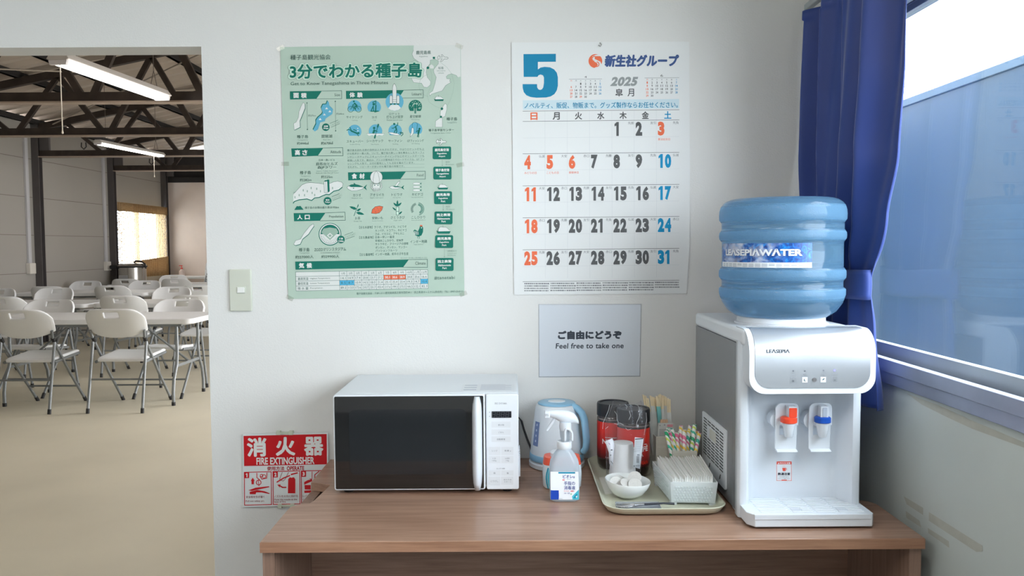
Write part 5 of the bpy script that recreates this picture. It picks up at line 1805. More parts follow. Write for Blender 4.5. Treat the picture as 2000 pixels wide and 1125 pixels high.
# size: island and lake
S.view(*VA)
S.k = 1
tan = [(225, 563), (240, 575), (241, 612), (225, 652), (197, 720), (200, 772), (150, 797), (145, 740), (165, 730), (185, 690), (190, 640), (208, 595)]
S.poly([(x + 4, y + 3) for x, y in tan], 'd')
S.layer()
S.poly(tan, 'w')
lake = [(432, 550), (442, 560), (447, 590), (478, 620), (472, 660), (415, 700), (408, 722), (370, 732), (350, 790), (325, 808), (310, 795), (335, 745), (333, 715), (350, 690), (385, 660), (390, 645), (378, 610), (392, 580), (420, 578)]
S.poly([(x - 5, y - 6) for x, y in lake], 'd')
S.layer()
S.poly(lake, 'b')
S.line(tan, 2, 'g', True)
S.layer()
for x, y in ((424, 612), (451, 637), (405, 664), (369, 703)):
    S.poly([(x - 13, y + 8), (x, y - 9), (x + 13, y + 8)], 'w')
for x, y0, y1 in ((258, 563, 795), (497, 550, 807)):
    S.line([(x, y0), (x + 3, y1)], 2, 'k')
    S.disc(x, y0 + 4, 5, 'k')
    S.disc(x + 3, y1 - 4, 5, 'k')
S.disc(417, 772, 32, 'd')
S.line([(452, 740), (520, 712)], 2.4, 'k')
S.line([(462, 773), (533, 742)], 2.4, 'k')
S.layer()
S.text('滋賀', 399, 757, 436, 772, 'w', .02)
S.text('Shiga', 396, 776, 440, 790, 'w', .03)
S.text('くらべてみた！', 455, 732, 540, 750, 'm', ang=-.4)
S.text('約57km', 268, 664, 333, 683, 'g')
S.text('約64km', 506, 649, 570, 668, 'g')
for b, q, m_ in (('種子島', (173, 838, 267, 865), 't'), ('Tanegashima', (178, 875, 265, 887), 'm'), ('約444㎢', (173, 895, 272, 921), 't'), ('琵琶湖', (380, 835, 470, 862), 't'), ('Biwa lake', (395, 872, 457, 883), 'm'), ('約670㎢', (377, 893, 477, 920), 't')):
    S.text(b, *q, m_)
S.flush('size_illustration')
# leisure pictograms
S.k = 1
def fig(cx, cy, parts, hd):
    for p in parts:
        S.line([(cx + x, cy + y) for x, y in p[1]], p[0], p[2] if len(p) > 2 else 'd')
    if hd:
        S.disc(cx + hd[0], cy + hd[1], hd[2] if len(hd) > 2 else 8, 'd')
IC = [((660, 600), 'サイクリング', (590, 675, 728, 698), 'Cycling', (637, 709, 685, 721)), ((826, 603), 'ヨガ', (806, 677, 850, 698), 'Yoga', (812, 707, 842, 719)),
      ((1173, 598), '星空観察', (1127, 670, 1222, 693), 'Stargazing', (1140, 702, 1208, 714)), ((661, 808), 'スキューバー', (593, 880, 733, 903), 'Scuba Diving', (620, 912, 706, 924)),
      ((837, 805), 'シーカヤック', (762, 877, 902, 900), 'Sea Kayak', (800, 912, 866, 924)), ((1003, 803), 'サーフィン', (945, 877, 1062, 899), 'Surfing', (982, 910, 1028, 922)), ((1175, 790), 'GTフィッシング', (1105, 875, 1245, 898), 'GT Fishing', (1143, 906, 1210, 919))]
for i, ((cx, cy), jp, jb, en, eb) in enumerate(IC):
    S.k = 1
    S.disc(cx, cy, 57, 'd' if i == 2 else 'b', a0=140, a1=400)
    S.layer()
    if i == 0:
        S.ring(cx - 33, cy + 20, 24, 4, 'd')
        S.ring(cx + 33, cy + 20, 24, 4, 'd')
        fig(cx, cy, [(5, [(-33, 20), (-16, -8), (18, -8), (33, 20)]), (5, [(-16, -8), (4, 22), (18, -8)]), (12, [(0, -30), (20, -10)]), (7, [(0, -26), (-18, -14)]), (8, [(16, -8), (-2, 4), (6, 22)])], (-6, -46))
    elif i == 1:
        fig(cx, cy, [(9, [(-28, 34), (34, 34)]), (11, [(12, 28), (14, -14)]), (7, [(12, -20), (14, -54), (-14, -40)]), (8, [(-26, 30), (-8, -10), (-6, 30)]), (6, [(36, 34), (4, 42)])], (-4, -26, 11))
    elif i == 2:
        random.seed(2)
        for k in range(26):
            a, q = random.uniform(150, 390), random.uniform(18, 52)
            S.disc(cx + q * math.cos(math.radians(a)), cy + q * math.sin(math.radians(a)), random.choice((2.4, 3.4)), 'p', n=8)
        S.poly([(cx - 12, cy + 50), (cx - 14, cy - 30), (cx, cy - 48), (cx + 14, cy - 30), (cx + 12, cy + 50)], 'l')
        S.layer()
        fig(cx, cy, [(16, [(0, -16), (0, 10)]), (6, [(-9, -14), (-9, 12)]), (6, [(9, -14), (9, 12)]), (6, [(-4, 12), (-4, 56)]), (6, [(4, 12), (4, 56)])], (0, -34))
    elif i == 3:
        fig(cx, cy, [(13, [(-28, -4), (20, 16)]), (6, [(20, 18), (32, 38)]), (7, [(-28, -6), (-50, -18), (-66, -10)]), (7, [(-28, -6), (-40, -34)]), (7, [(-10, -16), (14, -6)])], (32, 14, 9))
        S.disc(cx + 26, cy - 26, 5, 'w')
        S.disc(cx + 27, cy - 6, 5, 'w')
    elif i == 4:
        S.poly([(cx - 76, cy + 20), (cx + 76, cy + 20), (cx + 58, cy + 38), (cx + 30, cy + 34), (cx, cy + 42), (cx - 30, cy + 34), (cx - 56, cy + 40)], 'w')
        S.layer()
        fig(cx, cy, [(18, [(-18, 14), (-10, -6)]), (6, [(-8, -6), (16, 4)]), (5, [(22, -50), (-6, 54)]), (13, [(24, -56), (18, -36)]), (13, [(-2, 36), (-7, 58)]), (2, [(-76, 20), (76, 20)], 'g')], (-12, -26, 10))
    elif i == 5:
        S.poly([(cx - 60, cy + 14), (cx - 30, cy + 12), (cx + 20, cy + 22), (cx + 44, cy + 36), (cx + 10, cy + 38), (cx - 34, cy + 30)], 'w')
        S.layer()
        fig(cx, cy, [(12, [(4, -34), (10, -12)]), (7, [(10, -12), (-4, 2), (-8, 18)]), (7, [(12, -12), (14, 6), (6, 20)]), (6, [(2, -38), (20, -46), (22, -68)]), (6, [(0, -34), (-16, -22), (-28, -24)]), (5, [(38, 16), (52, 10), (46, 26)]), (5, [(50, 22), (64, 14), (66, 30), (50, 44)]), (2, [(-60, 14), (-30, 12), (20, 22), (44, 36), (10, 38), (-34, 30), (-60, 14)], 'g')], (-8, -58, 9))
    else:
        S.poly([(cx - 32, cy - 8), (cx - 24, cy - 16), (cx - 16, cy - 4), (cx - 16, cy + 30), (cx - 30, cy + 50), (cx - 46, cy + 64), (cx - 42, cy + 44), (cx - 36, cy + 26)], 'w')
        S.layer()
        S.ring(cx - 6, cy - 38, 22, 2.4, 'd', 180, 350)
        fig(cx, cy, [(2.4, [(-28, -36), (-28, -10)]), (3, [(16, -40), (8, 26)]), (16, [(30, 10), (24, 32)]), (6, [(26, 8), (6, 20)]), (6, [(22, 36), (16, 64)]), (6, [(28, 36), (26, 66)]), (2, [(-32, -8), (-24, -16), (-16, -4), (-16, 30), (-30, 50), (-46, 64), (-42, 44), (-36, 26), (-32, -8)], 'g')], (34, -4, 9))
    S.text(jp, *jb, 't')
    S.text(en, *eb, 'm')
    S.flush('leisure_pictogram')
S.k = 5
S.disc(998, 557, 76, 'b')
S.layer()
S.poly([(968, 583), (1028, 583), (1052, 610), (1030, 626), (998, 633), (966, 626), (944, 612)], 'w')
for x0, x1, y0, y1 in ((957, 979, 500, 572), (1016, 1039, 500, 572)):
    S.poly([(x0, y1), (x0, y0 + 14), ((x0 + x1) / 2, y0), (x1, y0 + 14), (x1, y1)], 'w')
S.poly([(981, 570), (981, 440), (986, 416), (996, 401), (1006, 416), (1014, 440), (1014, 570)], 'w')
S.layer()
for x0, x1, y0, y1 in ((957, 979, 500, 572), (1016, 1039, 500, 572)):
    S.line([(x0, y1), (x0, y0 + 14), ((x0 + x1) / 2, y0), (x1, y0 + 14), (x1, y1)], 2.6, 'g', True)
S.line([(981, 570), (981, 440), (986, 416), (996, 401), (1006, 416), (1014, 440), (1014, 570)], 2.6, 'g', True)
for y in (540, 556):
    S.line([(981, y), (1014, y)], 2.4, 'g')
for x in (968, 998, 1027):
    S.poly([(x - 7, 572), (x + 7, 572), (x + 10, 583), (x - 10, 583)], 'd')
S.text('ロケット', 952, 650, 1042, 668, 't')
S.text('打ち上げ見学', 930, 673, 1070, 698, 't')
S.text('Rocket launch tour', 932, 705, 1067, 718, 'm')
S.flush('rocket_illustration')
# paragraph
S.k = 1
PAR = ['種子島を訪れる旅の目的は人それぞれですが、やはりロケット打ち上', 'げの見学が一番人気。ついで、種子島の美しい海を舞台としたサーフィ', 'ンやシーカヤックにスキューバーダイビングなどのマリンスポーツも', '根強い人気です。最近は、アニメの聖地巡りやロードサイクル、GT フィ', 'ッシングも人気で、ヨガの聖地としても注目を集めています。', 'それぞれ、リピーターが多いのも種子島の特徴です。']
for i, (b, x1) in enumerate(zip(PAR, (1248, 1248, 1248, 1250, 1165, 1080))):
    y = 953 + i * 28.8
    S.text(b, 597 + i * .8, y - 4 * (x1 - 900) / 350 * 0, x1, y + 17, 'k')
    S.line([(598 + i * .8, y + 24), (1250, y + 15)], 1.6, 'm')
S.flush('body_text')
# altitude
S.view(*VB)
S.k = 1
hill = [(132, 238), (200, 165), (235, 150), (270, 147), (330, 152), (370, 159), (420, 153), (450, 141), (480, 136), (512, 143), (523, 157), (515, 185), (490, 205), (450, 215), (415, 242), (390, 240), (360, 252), (335, 264), (300, 268), (275, 288), (240, 276), (180, 282), (140, 296), (132, 308)]
S.poly(hill, 'w')
S.layer()
S.line(hill[11:], 7, 'd')
S.line(hill[:12], 2.2, 'k')
S.line([(132, 224), (150, 222)], 2, 'k')
for x, y in ((145, 262), (178, 246), (210, 208), (242, 215), (272, 190), (220, 246), (300, 245), (316, 196), (345, 215), (440, 190), (280, 228)):
    S.disc(x, y, 4, 's', 10)
S.layer()
S.poly([(372, 140), (398, 138), (402, 226), (376, 226)], 'w')
S.poly([(398, 138), (414, 124), (418, 216), (402, 226)], 'd')
S.poly([(372, 140), (382, 128), (392, 130), (398, 124), (414, 124), (398, 138)], 'd')
S.layer()
S.line([(372, 140), (376, 226), (402, 226)], 2.2, 'k')
S.line([(386, 140), (389, 224)], 2, 'm')
S.disc(401, 291, 31, 'd')
S.line([(434, 258), (494, 233)], 2.4, 'k')
S.line([(442, 288), (505, 264)], 2.4, 'k')
S.poly([(140, 362), (160, 331), (172, 334), (188, 330), (213, 360)], 'd')
S.layer()
S.text('東京', 386, 277, 416, 291, 'w', .02)
S.text('Tokyo', 380, 295, 423, 309, 'w', .03)
S.text('くらべてみた！', 436, 251, 518, 268, 'm', ang=-.4)
S.text('種子島のお隣の屋久島は1936m', 223, 333, 490, 352, 'k')
S.text('種子島', 183, 55, 270, 82, 't')
S.text('Tanegashima', 190, 91, 268, 102, 'm')
S.text('約282m', 183, 115, 274, 138, 't')
S.text('森JPタワー', 322, 15, 470, 42, 't')
S.text("Japan's Tallest Skyscraper", 313, 51, 485, 62, 'm')
S.text('Azabudai Hills Mori JP Tower', 308, 67, 490, 79, 'm')
S.text('約325m', 350, 90, 440, 114, 't')
S.view(*VA)
S.text('日本一高いビル', 358, 1040, 494, 1058, 'k')
S.text('麻布台ヒルズ', 333, 1068, 517, 1096, 't')
S.flush('altitude_illustration')
# population
S.view(*VB)
S.k = 1
pop = [(290, 470), (295, 488), (272, 520), (252, 552), (205, 590), (187, 630), (150, 641), (135, 632), (150, 602), (190, 590), (215, 545), (262, 487)]
S.poly([(x + 2, y + 4) for x, y in pop], 'd')
S.layer()
S.poly(pop, 'w')
S.disc(420, 553, 89, 'd')
S.layer()
S.line(pop, 2, 'k', True)
S.disc(420, 552, 83, 'w')
S.layer()
S.disc(420, 552, 74, 'd', a0=180, a1=360)
S.disc(420, 552, 74, 'w', a0=0, a1=180)
S.layer()
S.poly([(352, 538), (370, 508), (420, 500), (470, 508), (486, 538), (420, 598)], 's')
S.layer()
S.poly([(420, 542), (444, 562), (420, 584), (396, 562)], 'w')
for k in range(13):
    a = math.radians(15 + 150 * k / 12)
    S.line([(420 + 48 * math.cos(a), 556 + 44 * math.sin(a)), (420 + 72 * math.cos(a), 552 + 72 * math.sin(a))], 2, 'm')
S.ring(420, 552, 74, 2, 'k')
S.layer()
S.poly([(420, 552), (434, 563), (420, 576), (406, 563)], 's')
S.disc(506, 594, 30, 'd')
S.line([(534, 560), (600, 535)], 2.4, 'k')
S.line([(544, 592), (613, 568)], 2.4, 'k')
S.layer()
S.text('千葉', 490, 580, 522, 594, 'w', .02)
S.text('Chiba', 486, 599, 527, 613, 'w', .03)
S.text('くらべてみた！', 538, 553, 622, 571, 'm', ang=-.4)
for b, q, m_ in (('種子島', (176, 660, 260, 688), 't'), ('Tanegashima', (182, 695, 260, 706), 'm'), ('約27000人', (148, 718, 292, 743), 't'), ('ZOZOマリンスタジアム', (297, 657, 546, 684), 't'), ('ZOZOMARINE STADIUM', (345, 692, 498, 703), 'm'), ('約29900人', (352, 715, 494, 739), 't')):
    S.text(b, *q, m_)
S.flush('population_illustration')
# food pictograms
FD = [('カツオ', (600, 235, 663, 257), 'Skipjack tuna', (590, 265, 675, 275)), ('アオリイカ', (735, 232, 843, 255), 'Bigfin reef squid', (737, 262, 838, 273)), ('トビウオ', (903, 230, 988, 252), 'Flying fish', (915, 260, 975, 271)), ('キビナゴ', (1063, 228, 1150, 250), 'Silver-stripe round herring', (1060, 258, 1150, 268)),
      ('お茶', (617, 415, 658, 438), 'Green Tea', (607, 445, 670, 455)), ('安納いも', (750, 413, 835, 436), 'Annouimo Sweet potato', (750, 443, 836, 453)), ('さとうきび', (898, 410, 1006, 432), 'Sugar cane', (920, 439, 984, 450)), ('こしひかり', (1060, 408, 1167, 430), 'Rice (Koshihikari)', (1060, 437, 1168, 448))]
def leaf(x, y, l, w, a, m_):
    c, s = math.cos(math.radians(a)), math.sin(math.radians(a))
    q = [(0, 0), (l * .3, -w), (l * .7, -w * .8), (l, 0), (l * .7, w * .6), (l * .3, w * .8)]
    S.poly([(x + c * p - s * r, y + s * p + c * r) for p, r in q], m_)
for i, (jp, jb, en, eb) in enumerate(FD):
    S.k = 1 if i != 1 else 6
    if i == 0:
        body = [(552, 186), (566, 172), (600, 164), (640, 166), (672, 178), (690, 186), (670, 200), (630, 211), (590, 212), (565, 200)]
        S.poly(body, 'w')
        S.layer()
        S.poly([(566, 174), (585, 162), (606, 160), (608, 148), (622, 160), (645, 165), (672, 176), (684, 183), (620, 182), (585, 182)], 'd')
        S.poly([(682, 186), (712, 160), (700, 184), (710, 208)], 'd')
        S.line(body, 2.2, 'k', True)
        S.poly([(598, 188), (612, 188), (605, 197)], 'd')
    elif i == 1:
        S.disc(784, 105, 48, 'w', 49)
        S.layer()
        q = [(760, 158), (758, 120), (768, 75), (783, 55), (798, 75), (808, 120), (806, 158)]
        S.line([(784 + 48 * math.cos(a), 105 + 49 * math.sin(a)) for a in [2 * PI * k / 24 for k in range(25)]], 2.2, 'g')
        S.poly([(760, 158), (806, 158), (812, 200), (754, 200)], 'w')
        S.layer()
        S.line(q, 2.2, 'g')
        S.line([(760, 158), (806, 158)], 2.2, 'g')
        for k in range(5):
            S.line([(762 + 10.5 * k, 176), (764 + 10 * k, 216)], 6, 'w')
            S.line([(762 + 10.5 * k, 190), (764 + 10 * k, 216)], 2.4, 'k')
        for s in (-1, 1):
            S.line([(784 + s * 26, 200), (784 + s * 42, 180), (784 + s * 36, 152)], 9, 'k')
            S.layer()
            S.line([(784 + s * 26, 200), (784 + s * 42, 180), (784 + s * 36, 152)], 5, 'w')
            S.disc(784 + s * 13, 168, 4, 'd')
    elif i == 2:
        S.poly([(884, 184), (905, 174), (950, 176), (980, 184), (950, 197), (910, 199)], 'w')
        S.poly([(925, 178), (950, 145), (968, 133), (966, 148), (944, 178)], 'w')
        S.layer()
        S.poly([(908, 174), (950, 176), (980, 184), (930, 184)], 'd')
        S.poly([(978, 186), (1002, 168), (994, 186), (1004, 204)], 'd')
        S.line([(884, 184), (905, 174), (950, 176), (980, 184), (950, 197), (910, 199), (884, 184)], 2, 'k')
        S.line([(925, 178), (950, 145), (968, 133), (966, 148), (944, 178)], 2, 'k')
    elif i == 3:
        for y in (155, 181, 207):
            S.disc(1100, y, 30, 'w', 9)
            S.layer()
            S.ring(1100, y, 30, 1.8, 'm', ry=9)
            S.poly([(1124, y), (1141, y - 8), (1135, y), (1141, y + 8)], 'd')
    elif i == 4:
        S.line([(608, 408), (642, 320)], 4, 'd')
        leaf(632, 356, 64, 12, 200, 'd')
        leaf(630, 372, 40, 9, -32, 'd')
        leaf(624, 382, 68, 12, 14, 'd')
        leaf(638, 340, 24, 4, -80, 'd')
    elif i == 5:
        q = [(745, 388), (752, 358), (775, 336), (808, 330), (836, 336), (828, 362), (808, 385), (778, 392)]
        S.poly(q, 'e')
        S.layer()
        S.line(q, 2.6, 'k', True)
        for x, y in ((766, 350), (790, 344), (775, 372), (800, 362), (815, 346), (800, 380)):
            S.line([(x, y), (x + 6, y + 10)], 2, 'k')
    elif i == 6:
        S.rect(940, 338, 960, 402, 'p')
        S.layer()
        for a, l in ((-90, 50), (-138, 44), (-42, 44)):
            leaf(950, 334, l, 9, a, 'd')
        leaf(940, 366, 40, 7, -140, 'd')
        leaf(962, 396, 34, 7, -42, 'd')
        S.line([(940, 338), (940, 402), (960, 402), (960, 338)], 3, 'k', True)
        S.line([(938, 372), (962, 372)], 3, 'k')
    else:
        for r_ in (30, 38, 46, 50):
            S.ring(1108, 354, r_, 5 if r_ < 46 else 2.4, 'd', -80, 62 if r_ < 46 else 75)
        for k in range(22):
            a = math.radians(150 + 100 * (k % 11) / 10)
            r_ = 38 + 9 * (k // 11)
            S.ring(1105 + r_ * math.cos(a), 356 + r_ * math.sin(a), 4, 1.8, 'k', n=8)
    S.layer()
    S.text(jp, *jb, 'k')
    S.text(en, *eb, 'm')
    S.flush('food_pictogram')
S.k = 1
q = [(1075, 525), (1085, 515), (1110, 530), (1122, 505), (1125, 490), (1145, 490), (1152, 505), (1150, 535), (1138, 562), (1115, 572), (1088, 560)]
S.poly(q, 'd')
S.poly([(1126, 480), (1144, 480), (1146, 491), (1126, 491)], 'e')
S.line([(1105, 570), (1112, 586)], 3, 'd')
S.line([(1120, 570), (1124, 586)], 3, 'd')
S.layer()
for k in range(4):
    S.line([(1084 + 9 * k, 528 + 2 * k), (1086 + 9 * k, 556)], 3.4, 'w')
S.disc(1138, 502, 4, 'w')
S.text('インギー地鶏', 1050, 597, 1182, 622, 'k')
S.text('Ingii chicken', 1080, 628, 1152, 638, 'm')
S.flush('food_pictogram')
for b, q in (('【主な水産物】カツオ、アオリイカ、トビウオ', (650, 485, 1020, 506)), ('カンパチ、トコブシ、キビナゴ', (775, 512, 1022, 532)), ('さば、イセエビ、アサヒガニ', (775, 539, 1002, 558)), ('【主な農産物】日本一早い一番茶', (650, 566, 926, 586)), ('早場米こしひかり、安納芋', (775, 592, 995, 612)), ('サトウキビ、フリージアの球根', (775, 618, 1035, 638)), ('ポンカン、タンカン、マンゴー', (777, 645, 1026, 664)), ('パッションフルーツ', (777, 671, 948, 690)), ('【主な畜産物】インギー地鶏、和牛の子牛生産', (655, 698, 1035, 720))):
    S.text(b, *q, 'k')
S.flush('produce_list')
# climate table
S.k = 1
X = [150, 493] + [493 + 57.8 * k for k in range(1, 13)]
def ty(r, x):
    return (849, 885, 921, 960, 998)[r] - (x - 150) / 1036 * (18, 19, 18, 20, 20)[r]
def tq(c0, c1, r0, r1):
    return [(X[c0] + r0, ty(r0, X[c0])), (X[c1] + r0, ty(r0, X[c1])), (X[c1] + r1, ty(r1, X[c1])), (X[c0] + r1, ty(r1, X[c0]))]
S.poly(tq(0, 13, 0, 4), 'w')
S.layer()
S.poly(tq(7, 10, 1, 2), 'e')
S.poly(tq(1, 3, 2, 3), 'c')
S.poly(tq(12, 13, 2, 3), 'c')
S.layer()
for r in range(5):
    S.line([(150 + r, ty(r, 150)), (1187 + r, ty(r, 1187))], 2.4, 'k')
for x in X:
    S.line([(x, ty(0, x)), (x + 4, ty(4, x))], 2.2, 'k')
V = [['%d月' % k for k in range(1, 13)], '14.1 14.9 17.4 20.8 23.7 27.2 30.1 30.6 28.9 24.8 20.6 16.6'.split(), '8.5 8.7 10.9 14.5 18.0 21.4 25.1 25.4 23.4 19.3 14.7 10.4'.split(), '89.2 113.0 173.6 210.7 231.7 455.4 217.6 199.5 273.3 166.5 132.1 82.3'.split()]
for r in range(4):
    for c in range(12):
        x = X[c + 1] + r
        y = (ty(r, x) + ty(r + 1, x)) / 2
        w = 13 if r == 0 and c < 9 else 19 if r < 3 else 21
        S.text(V[r][c], x + 30 - w, y - 9, x + 30 + w, y + 9, 'w' if r == 1 and 6 <= c <= 8 else 'k', .02 if r == 1 and 6 <= c <= 8 else 0)
for r, (a, b, w) in enumerate((('最高気温', 'Highest Temperature', 156), ('最低気温', 'Lowest Temperature', 152), ('降 水 量', 'Precipitation', 98))):
    y = (ty(r + 1, 250) + ty(r + 2, 250)) / 2
    S.text(a, 168, y - 10, 250, y + 12, 'k')
    S.text(b, 265, y - 8, 265 + w, y + 6, 'g')
S.text('種子島観光協会　〒891-3111鹿児島県西之表市西町49-1　西之表港ターミナル(待合所)　TEL：0997-23-0111', 628, 1000, 1462, 1022, 'k')
S.text('単位:気温℃ 降水量mm 統計期間1991-2020', 975, 733, 1182, 743, 'm')
S.flush('climate_table')
tape = clear('clear_tape', (250, 250, 248), gloss=.01, rough=.2, base=.03)
for i, (x, y, a) in enumerate(((548, 94, .5), (897, 90, -.4), (557, 320, 0), (899, 322, .2), (566, 582, -.5), (905, 574, .4))):
    c = on_y(x, y, py_ - .0016)
    mb = MB()
    o = [(c.x + math.cos(a) * u - math.sin(a) * v, c.z + math.sin(a) * u + math.cos(a) * v) for u, v in ((-.011, -.006), (.011, -.006), (.011, .006), (-.011, .006))]
    build('corner_tape', mb.prism(o, py_ - .0018, py_ - .0016, 'y'), tape, poster)

# ---- calendar
cy_ = YW - .0030
cal = wall_sheet('calendar', ((999, 83), (1172, 82), (1346, 81.5), (1347.5, 330), (1347, 480), (1341, 573), (1172, 574.5), (1004, 576), (1001.5, 330)), cy_, M('calendar_paper', (230, 231, 230), .5, spec=.3, vary=.006, vscale=5), 'white Japanese wall calendar showing May with a big teal 5', 'calendar', th=.0022)
CI = {'t': INK(24, 132, 172), 'k': INK(92, 93, 94), 'o': INK(232, 112, 76), 'b': INK(18, 142, 190), 'n': INK(66, 90, 140), 'g': INK(150, 154, 154), 'l': INK(200, 203, 206), 's': INK(206, 224, 230), 'c': INK(122, 124, 128), 'w': INK(228, 229, 228), 'd': INK(70, 72, 76)}
def ctilt(x, y):
    return -.0045 - .004 * (y - 83) / 490
S = Sheet(cal, flat(cy_, .0002), CI, ctilt)
VC, VD = (990, 70, 4.327), (990, 320, 4.019)
S.view(*VC)
S.poly([(140, 154), (414, 152), (414, 219), (262, 220), (262, 284), (285, 268), (320, 262), (365, 266), (400, 284), (422, 312), (431, 350), (431, 420), (422, 460), (402, 492), (370, 512), (330, 521), (250, 523), (200, 517), (165, 502), (143, 476), (134, 440), (133, 408), (255, 408), (256, 436), (266, 452), (281, 457), (296, 452), (307, 436), (313, 400), (313, 352), (305, 334), (285, 327), (268, 333), (258, 347), (142, 347)], 't')
S.flush('month_numeral')
S.k = 1
S.disc(748, 213, 58, 'o', 59)
S.layer()
S.poly([(778, 158), (752, 160), (724, 172), (715, 192), (722, 210), (744, 220), (762, 230), (768, 246), (756, 262), (738, 272), (720, 268), (700, 252), (690, 232), (696, 262), (716, 276), (760, 274), (790, 262), (800, 240), (790, 218), (764, 206), (744, 196), (742, 182), (756, 172), (790, 172)], 'w')
S.layer()
S.ring(740, 194, 20, 7, 'o', 100, 330)
S.ring(758, 240, 20, 7, 'o', -80, 150)
S.text('新生社グループ', 825, 157, 1455, 264, 'n', .045, shear=.12)
S.flush('company_logo')
S.k = 1
S.text('2025', 873, 346, 1110, 425, 'g', .055, shear=.25, space=1.1)
S.text('皐', 917, 447, 980, 512, 'd', .01)
S.text('月', 1020, 447, 1075, 512, 'd', .01)
def mini(title, tb, lx0, lx1, ly, cols, rows, first, n, red=()):
    S.text(title, *tb, 'k')
    S.line([(lx0, ly + 1), (lx1, ly - 1)], 2.4, 'c')
    for c, ch in enumerate('日月火水木金土'):
        S.text(ch, cols[c] - 6, ly + 8, cols[c] + 6, ly + 20, 'o' if c == 0 else 'b' if c == 6 else 'k')
    for d in range(1, n + 1):
        c, r = (first + d - 1) % 7, (first + d - 1) // 7
        w = 5 if d < 10 else 10
        S.text(str(d), cols[c] - w, rows[r] - 9, cols[c] + w, rows[r] + 9, 'o' if c == 0 or d in red else 'b' if c == 6 else 'k', .02)
mini('4', (655, 339, 675, 356), 525, 803, 365, (544, 584, 624, 665, 706, 747, 788), (405, 432, 460, 487, 515), 2, 30, (29,))
mini('6', (1298, 326, 1320, 346), 1165, 1455, 355, (1186, 1227, 1268, 1309, 1351, 1392, 1433), (395, 422, 450, 478, 506), 0, 30)
S.flush('small_months')
S.k = 1
S.poly([(135, 545), (1455, 534), (1456, 613), (136, 625)], 's')
S.layer()
S.text('ノベルティ、販促、物販まで。グッズ製作ならお任せください。', 148, 560, 1445, 611, 't', .012)
S.flush('advert_strip')
S.k = 1
XC = [135, 323, 511, 699, 888, 1076, 1264, 1455]
def pc(x):                                                 # column edge in photo pixels
    return 990 + x / 4.327
S.view(0, 0, 1)
rows = [237.1, 300.4, 363.0, 425.5, 488.0, 550.2]
def ly(y, x):
    return y - (x - 1021) / 305 * 2.9
for i, y in enumerate([217.2] + rows):
    S.line([(pc(135), ly(y, 1021)), (pc(1456), ly(y, 1326))], .75, 'k')
for y in rows[:5]:
    S.line([(pc(135), ly(y + 32.4, 1021)), (pc(1456), ly(y + 32.4, 1326))], .3, 'l')
for x in XC[1:7]:
    S.line([(pc(x) - .3, ly(217.2, pc(x))), (pc(x) + .5, ly(544, pc(x)))], .3, 'l')
S.layer()
for c, ch in enumerate('日月火水木金土'):
    x = pc((XC[c] + XC[c + 1]) / 2)
    S.text(ch, x - 7, ly(227.2, x) - 7.4, x + 7, ly(227.2, x) + 7.4, 'o' if c == 0 else 'b' if c == 6 else 'k', .022)
ROK = ['', '', '', '', '先勝', '友引', '先負'], ['仏滅', '大安', '赤口', '先勝', '友引', '先負', '仏滅'], ['大安', '赤口', '先勝', '友引', '先負', '仏滅', '大安'], ['赤口', '先勝', '友引', '先負', '仏滅', '大安', '赤口'], ['先勝', '友引', '大安', '赤口', '先勝', '友引', '先負']
for d in range(1, 32):
    c, r = (3 + d) % 7, (3 + d) // 7
    x0 = pc(XC[c]) + 2.8
    y = ly(rows[r], x0)
    m_ = 'o' if c == 0 or d in (3, 4, 5, 6) else 'b' if c == 6 else 'k'
    w = 12.8 if d < 10 else 26
    if d == 1:
        x0, w = x0 + 1, 8.6
    for i, chd in enumerate(str(d)):
        a = x0 + (13.6 if i else 0)
        if chd == '1':                                     # drawn with its flag, as on the calendar
            a, q, h = a + (.6 if i else 1.2), 8.4, 27.3
            S.poly([(a + u * q, y + 2.9 + v * h) for u, v in ((0, .15), (.52, 0), (1, 0), (1, 1), (.42, 1), (.42, .25), (0, .32))], m_)
        else:
            S.text(chd, a, y + 2.9, a + (12.8 if d < 10 else 12.4), y + 30.2, m_, .062)
    if ROK[r][c]:
        x1 = pc(XC[c + 1])
        S.text(ROK[r][c], x1 - 12, y + 2.2, x1 - .8, y + 7.6, 'c')
for b, c, r in (('憲法記念日', 6, 0), ('みどりの日', 0, 1), ('こどもの日', 1, 1), ('振替休日', 2, 1)):
    x0 = pc(XC[c]) + 3
    y = ly(rows[r], x0)
    S.text(b, x0, y + 35, x0 + 4.7 * len(b), y + 39.6, 'o')
S.flush('date_grid')
S.k = 1
random.seed(9)
for i in range(4):
    for j in range(6):
        if i == 3 and j > 4:
            continue
        x = 1024 + j * 51
        y = ly(552.8 + i * 4.6, x)
        q = x
        while q < x + 47:
            w = random.uniform(1.2, 3.4)
            S.rect(q, y, q + w, y + 2.4, 'c' if random.random() < .5 else 'g')
            q += w + random.uniform(.5, 1.0)
S.flush('small_print')
pin = on_y(1172, 88, cy_)
build('hanging_hook', MB().tube([(pin.x, YW, pin.z + .006), (pin.x, cy_ - .003, pin.z + .006), (pin.x + .004, cy_ - .005, pin.z), (pin.x, cy_ - .006, pin.z - .006), (pin.x - .005, cy_ - .005, pin.z - .001)], .0012, 8), M('hook_steel', (170, 170, 168), .3, metal=.7), cal)

